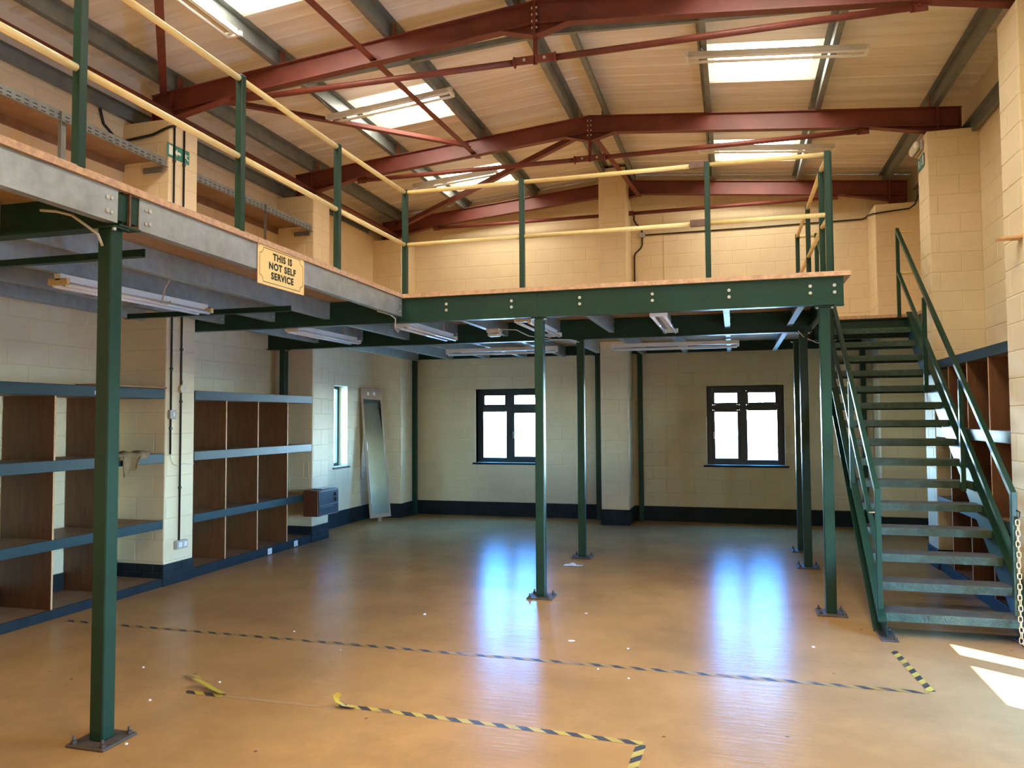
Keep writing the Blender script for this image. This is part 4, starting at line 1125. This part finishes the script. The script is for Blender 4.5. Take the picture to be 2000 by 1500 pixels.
# alarm unit under the deck
t = thing('sensor_box', 'cream plastic two part box hung under the mezzanine left of the middle post', 'box', (-2.68, 8.62, 2.75))
MB().rbox(-2.76, -2.60, 8.55, 8.69, 2.745, 2.800, 0.012).build('upper_shell', PLASTIC, t); MB().rbox(-2.75, -2.61, 8.56, 8.68, 2.705, 2.744, 0.014).build('lower_shell', PLASTIC, t)
o = MB().path([(-2.60, 8.64, 2.79), (-2.45, 8.75, 2.79), (-2.35, 8.95, 2.735), (-2.15, 9.3, 2.72), (-1.95, 9.55, 2.735), (-1.86, 9.60, 2.70)], 0.006, 6).build('sensor_cable', CABLE, None, (-2.6, 8.6, 2.79)); tag(o, 'pale cable from the cream box to the middle rear post', 'cable')
o = MB().path([(-3.42, 7.05, 2.83), (-3.36, 7.22, 2.815), (-3.33, 7.29, 2.78), (-3.36, 7.34, 2.69), (-3.36, 7.42, 2.655), (-3.38, 7.50, 2.70), (-3.38, 7.60, 2.75)], 0.007, 6).build('looped_cable', CABLE, None, (-3.4, 7.2, 2.8)); tag(o, 'pale cable looping under the front beam at the inner corner', 'cable')
o = MB().path([(-3.72, 3.40, 2.93), (-3.61, 3.40, 2.915), (-3.50, 3.40, 2.885), (-3.41, 3.42, 2.82), (-3.37, 3.45, 2.78), (-3.36, 3.475, 2.72)], 0.008, 6).build('drooping_cable', CABLE, None, (-3.9, 3.2, 2.9)); tag(o, 'pale cable drooping from the gallery joist to the near post', 'cable')
o = MB().path([(-4.118, 4.95, 2.87), (-4.30, 5.08, 2.79), (-4.45, 5.22, 2.70), (-4.56, 5.42, 2.72), (-4.60, 5.50, 2.76)], 0.006, 6).build('lamp_flex', CABLE, None, (-4.4, 5.1, 2.8)); tag(o, 'pale flex curving down to the twin tube batten behind the near post', 'cable')
o = MB().path([(0.74, 9.58, 2.75), (0.80, 9.60, 2.68), (1.0, 10.2, 2.66), (1.4, 10.66, 2.66), (2.0, 10.68, 2.69), (2.2, 10.70, 2.70)], 0.006, 6).build('landing_cable', CABLE, None, (0.8, 9.6, 2.7)); tag(o, 'thin pale cable slung under the stair landing', 'cable')
for x, y, lb in ((-0.30, 8.60, 'near right'), (-0.30, 11.45, 'far right')):
    o = MB().path([(x+0.03, y-0.5, rz(x)+0.05), (x+0.03, y-0.38, rz(x)-0.03), (x+0.05, y-0.32, rz(x)-0.02)], 0.008, 6).build('roof_flex', BLACKP, None, (x, y, 5.6)); tag(o, 'short black flex feeding the batten at the %s rooflight' % lb, 'cable')
o = MB().path([(-4.70, 7.62, 5.62), (-4.62, 7.75, 5.52), (-4.60, 7.95, 5.49), (-4.62, 8.30, 5.48)], 0.009, 6).build('roof_flex', BLACKP, None, (-4.6, 7.6, 5.6)); tag(o, 'black flex clipped to the purlin leading to the near left rooflight batten', 'cable')

# ------------------------------------------------------------------ mirror, heater, ledge
def mirror():
    az = 1.1; BL = Vector((-5.939, 11.998, 0.065)); ed = Vector((math.cos(az), math.sin(az), 0)); n = Vector((math.sin(az), -math.cos(az), 0))
    Wd, L = 0.439, 2.249; lean = 0.1322; rollm = 0.0005
    upv = (Vector((0,0,1))*math.cos(lean) - n*math.sin(lean)).normalized()
    nn = ed.cross(upv).normalized()
    ed2 = ed*math.cos(rollm)+upv*math.sin(rollm); up2 = upv*math.cos(rollm)-ed*math.sin(rollm)
    def P(u, v, w=0.0): return tuple(BL+ed2*u+up2*v+nn*w)
    t = thing('mirror_panel', 'tall narrow mirror on brown board leaning in the rear left corner', 'mirror', (-5.95, 12.25, 0))
    mb = MB()
    out = [(0,0),(Wd,0),(Wd,L-0.03),(Wd-0.03,L),(0.03,L),(0,L-0.03)]
    n0 = len(mb.v); k = len(out)
    mb.v += [P(u, v, 0.0) for u, v in out]+[P(u, v, -0.02) for u, v in out]
    mb.face([n0+i for i in range(k)]); mb.face([n0+k+i for i in range(k)][::-1])
    for i in range(k):
        j = (i+1) % k; mb.face([n0+i, n0+k+i, n0+k+j, n0+j])
    mb.build('backing_board', MDF, t)
    mb = MB(); g_ = [(0.045,0.07),(Wd-0.04,0.07),(Wd-0.035,L-0.22),(0.04,L-0.20)]
    n0 = len(mb.v); mb.v += [P(u, v, 0.006) for u, v in g_]+[P(u, v, 0.001) for u, v in g_]
    mb.face([n0,n0+1,n0+2,n0+3])
    for i in range(4):
        j = (i+1) % 4; mb.face([n0+i, n0+4+i, n0+4+j, n0+j])
    mb.build('mirror_glass', MIRROR, t)
    for u in (0.155, 0.285):
        mb = MB(); mb.poly([P(u+0.023*math.cos(a*math.pi/6), L-0.105+0.035*math.sin(a*math.pi/6), 0.001) for a in range(12)]); mb.build('round_hole', PAPER, t)
    for u0, v0, v1, w_ in ((0.035, 0.25, 0.92, 0.016), (0.036, 1.16, 1.30, 0.022)):
        mb = MB(); mb.poly([P(u0, v0, 0.0075), P(u0+w_*0.6, v0, 0.0075), P(u0+w_, (v0+v1)/2, 0.0075), P(u0+w_*0.5, v1, 0.0075), P(u0, v1, 0.0075)]); mb.build('window_glint', GLINT, t)  # bright slivers painted for the window caught in the peeled edge
    c = Vector(P(0.19, -0.03, -0.01))
    MB().rbox(c.x-0.025, c.x+0.03, c.y-0.02, c.y+0.03, 0.0, 0.066, 0.006).build('foot_block', MDF, t)
mirror()
t = thing('gas_heater', 'wood cased wall heater with dark front and two knobs on the second left pier', 'heater', (-5.67, 9.9, 0.4))
MB().rbox(-5.7935, -5.565, 9.625, 10.175, 0.395, 0.755, 0.004).build('casing', WOODV, t)
fr_ = MB().rbox(-5.565, -5.552, 9.635, 10.165, 0.405, 0.745, 0.003).build('front_panel', HEATB, t)
mb = MB()
for a, b, c, d in ((9.63, 10.17, 0.737, 0.749), (9.63, 10.17, 0.40, 0.410), (9.63, 9.64, 0.41, 0.737), (10.16, 10.17, 0.41, 0.737), (9.65, 10.15, 0.535, 0.545), (9.65, 10.02, 0.513, 0.519)): mb.box(-5.552, -5.546, a, b, c, d)
mb.build('trim', CHROME, t)
MB().rbox(-5.555, -5.549, 9.665, 10.02, 0.56, 0.715, 0.002).build('grille_recess', HEATB, t)
for k in range(7): MB().box(-5.549, -5.546, 9.67, 10.015, 0.572+k*0.02, 0.578+k*0.02).build('slat', BLACKP, fr_)
for z in (0.675, 0.60): MB().ngon_prism((-5.540, 10.09, z), (1,0,0), 0.026, 0.024, 14).build('knob', BLACKP, fr_)
MB().rbox(-5.76, -5.60, 9.80, 10.16, 0.755, 0.768, 0.004).build('top_vent', CHROME, t)
o = MB().path([(-5.86, 9.862, 1.30), (-5.862, 9.862, 1.10), (-5.85, 9.862, 0.9), (-5.84, 9.862, 0.78)], 0.006, 6).build('heater_cable', CABLE, None, (-5.86, 9.86, 1.0)); tag(o, 'pale cable dropping down the second left pier to the heater', 'cable')
o = MB().rbox(2.05, 2.214, 6.91, 7.02, 3.150, 3.168, 0.002).build('plywood_ledge', PLYEDGE, None, (2.15, 6.96, 3.15)); tag(o, 'small plywood ledge cut off by the right picture edge', 'ledge')

# ------------------------------------------------------------------ floor tapes and litter
def tape(label, p, q, w, mt, group='hazard tape lines'):
    p = Vector((*p, 0)); q = Vector((*q, 0)); d = q-p; L = d.length
    mb = MB(); N = max(2, int(L/0.12)); random.seed(int(L*1000))
    for i in range(N+1):
        x_ = L*i/N; j0, j1 = random.uniform(-0.003, 0.003), random.uniform(-0.003, 0.003)
        mb.v += [(x_, -w/2+j0, 0.0012), (x_, w/2+j1, 0.0012)]
    for i in range(N): mb.face([2*i, 2*i+2, 2*i+3, 2*i+1])
    o = mb.build('hazard_tape', mt, None, (0,0,0)); o.location = p; o.rotation_euler = (0, 0, math.atan2(d.y, d.x))
    tag(o, label, 'tape', group); return o
tape('long worn black and yellow tape line crossing the floor from left shelving towards the stair', (-5.64, 5.515), (1.16, 5.500), 0.052, TAPEF)
tape('short black and yellow tape strip pointing from the stair foot to the long line', (1.115, 6.40), (1.175, 5.53), 0.052, TAPE)
tape('front black and yellow tape line ending in a corner at the bottom of the picture', (-2.36, 4.335), (-0.50, 4.262), 0.052, TAPE)
tape('tape strip turning from the front line corner towards the viewer', (-0.505, 4.24), (-0.545, 3.3), 0.052, TAPE)
tape('short left over piece of striped tape beside the yellow curl', (-3.43, 4.29), (-3.14, 4.285), 0.05, TAPE)
o = MB().box(-3.14, -2.36, 4.268, 4.300, 0.0002, 0.0008).build('tape_residue', mat('tape_residue', (0.44, 0.27, 0.12), 0.6), None, (-2.75, 4.28, 0)); tag(o, 'faint strip of tape residue between the two torn tape ends', 'tape')
def curl(label, pts, w, mt=TAPEY, side=(0,1,0)):
    mb = MB(); P = [Vector(p) for p in pts]
    for i, p in enumerate(P):
        d = (P[min(i+1, len(P)-1)]-P[max(0, i-1)]); d.z = 0; d.normalize(); s_ = Vector((-d.y, d.x, 0.25)).normalized()*(w/2)
        mb.v += [tuple(p-s_+Vector((0,0,s_.z))), tuple(p+s_+Vector((0,0,s_.z)))]
    for i in range(len(P)-1): mb.face([2*i, 2*i+2, 2*i+3, 2*i+1], 0, True)
    o = mb.build('tape_curl', mt, None, pts[0]); tag(o, label, 'tape', 'peeled tape curls'); return o
curl('peeled yellow tape curl standing up left of the residue strip', [(-3.16, 4.304, 0.003), (-3.25, 4.335, 0.012), (-3.35, 4.37, 0.03), (-3.44, 4.39, 0.045)], 0.05)
curl('small folded yellow tape end behind the left curl', [(-3.45, 4.46, 0.03), (-3.52, 4.49, 0.03), (-3.58, 4.52, 0.02), (-3.645, 4.547, 0.008)], 0.028)
curl('peeled yellow tape end turned up at the start of the front tape line', [(-2.236, 4.310, 0.003), (-2.30, 4.30, 0.010), (-2.345, 4.30, 0.03), (-2.362, 4.31, 0.055), (-2.345, 4.33, 0.07)], 0.045)
def fleck(x, y, r, label, mt=PAPER, name='plaster_crumb', cat='crumb', group='white crumbs on the floor', flatz=0.45):
    mb = MB(); n = 7
    top = [(x+r*random.uniform(.6,1)*math.cos(2*math.pi*i/n), y+r*random.uniform(.6,1)*math.sin(2*math.pi*i/n)) for i in range(n)]
    mb.v += [(a, b, 0.0) for a, b in top]+[(x+(a-x)*.7, y+(b-y)*.7, r*flatz) for a, b in top]+[(x, y, r*flatz*1.25)]
    for i in range(n):
        j = (i+1) % n; mb.face([i, j, n+j, n+i]); mb.face([n+i, n+j, 2*n])
    o = mb.build(name, mt, None, (x, y, 0)); tag(o, label, cat, group); return o
FL = 'tiny white crumb of paint or plaster lying loose on the orange floor'
for x, y, r in ((-2.69, 6.51, 0.020), (-3.54, 4.10, 0.014), (-4.05, 4.62, 0.014), (-5.15, 5.30, 0.014), (-3.31, 3.62, 0.013), (-3.43, 3.50, 0.014), (-3.19, 3.52, 0.013), (-0.80, 5.95, 0.012), (-0.94, 5.42, 0.010), (-0.71, 5.28, 0.011), (0.55, 6.35, 0.016), (-3.52, 5.72, 0.010), (-3.1, 5.50, 0.009), (-2.9, 5.36, 0.009), (-3.33, 4.50, 0.012)):
    fleck(x, y, r, FL)
fleck(-1.26, 6.05, 0.035, 'flat white paper scrap on the floor right of the middle post', PAPER, 'paper_scrap', 'scrap', None, 0.05)
fleck(-1.30, 6.92, 0.022, 'thin pale splinter on the floor right of the middle front post plate', PAPER, 'paper_scrap', 'scrap', None, 0.05)
# crumpled clear plastic bag at the foot of the second post
mb = MB(); N, Mv = 16, 8
for i in range(N):
    for j in range(Mv):
        u, v = i/(N-1), j/(Mv-1)
        mb.v.append((-1.965+0.22*u, 9.02+0.09*v+0.02*u, 0.004+0.035*abs(math.sin(6*u+3*v))*math.sin(math.pi*v)*math.sin(math.pi*min(1, u*1.2+.05))+0.004*random.random()))
for i in range(N-1):
    for j in range(Mv-1): mb.face([i*Mv+j, (i+1)*Mv+j, (i+1)*Mv+j+1, i*Mv+j+1])
o = mb.build('plastic_bag', mat('clear_polythene', (0.62, 0.68, 0.74), 0.12, spec=1.0), None, (-1.86, 9.05, 0)); tag(o, 'crumpled clear plastic bag on the floor in front of the second middle post', 'bag')
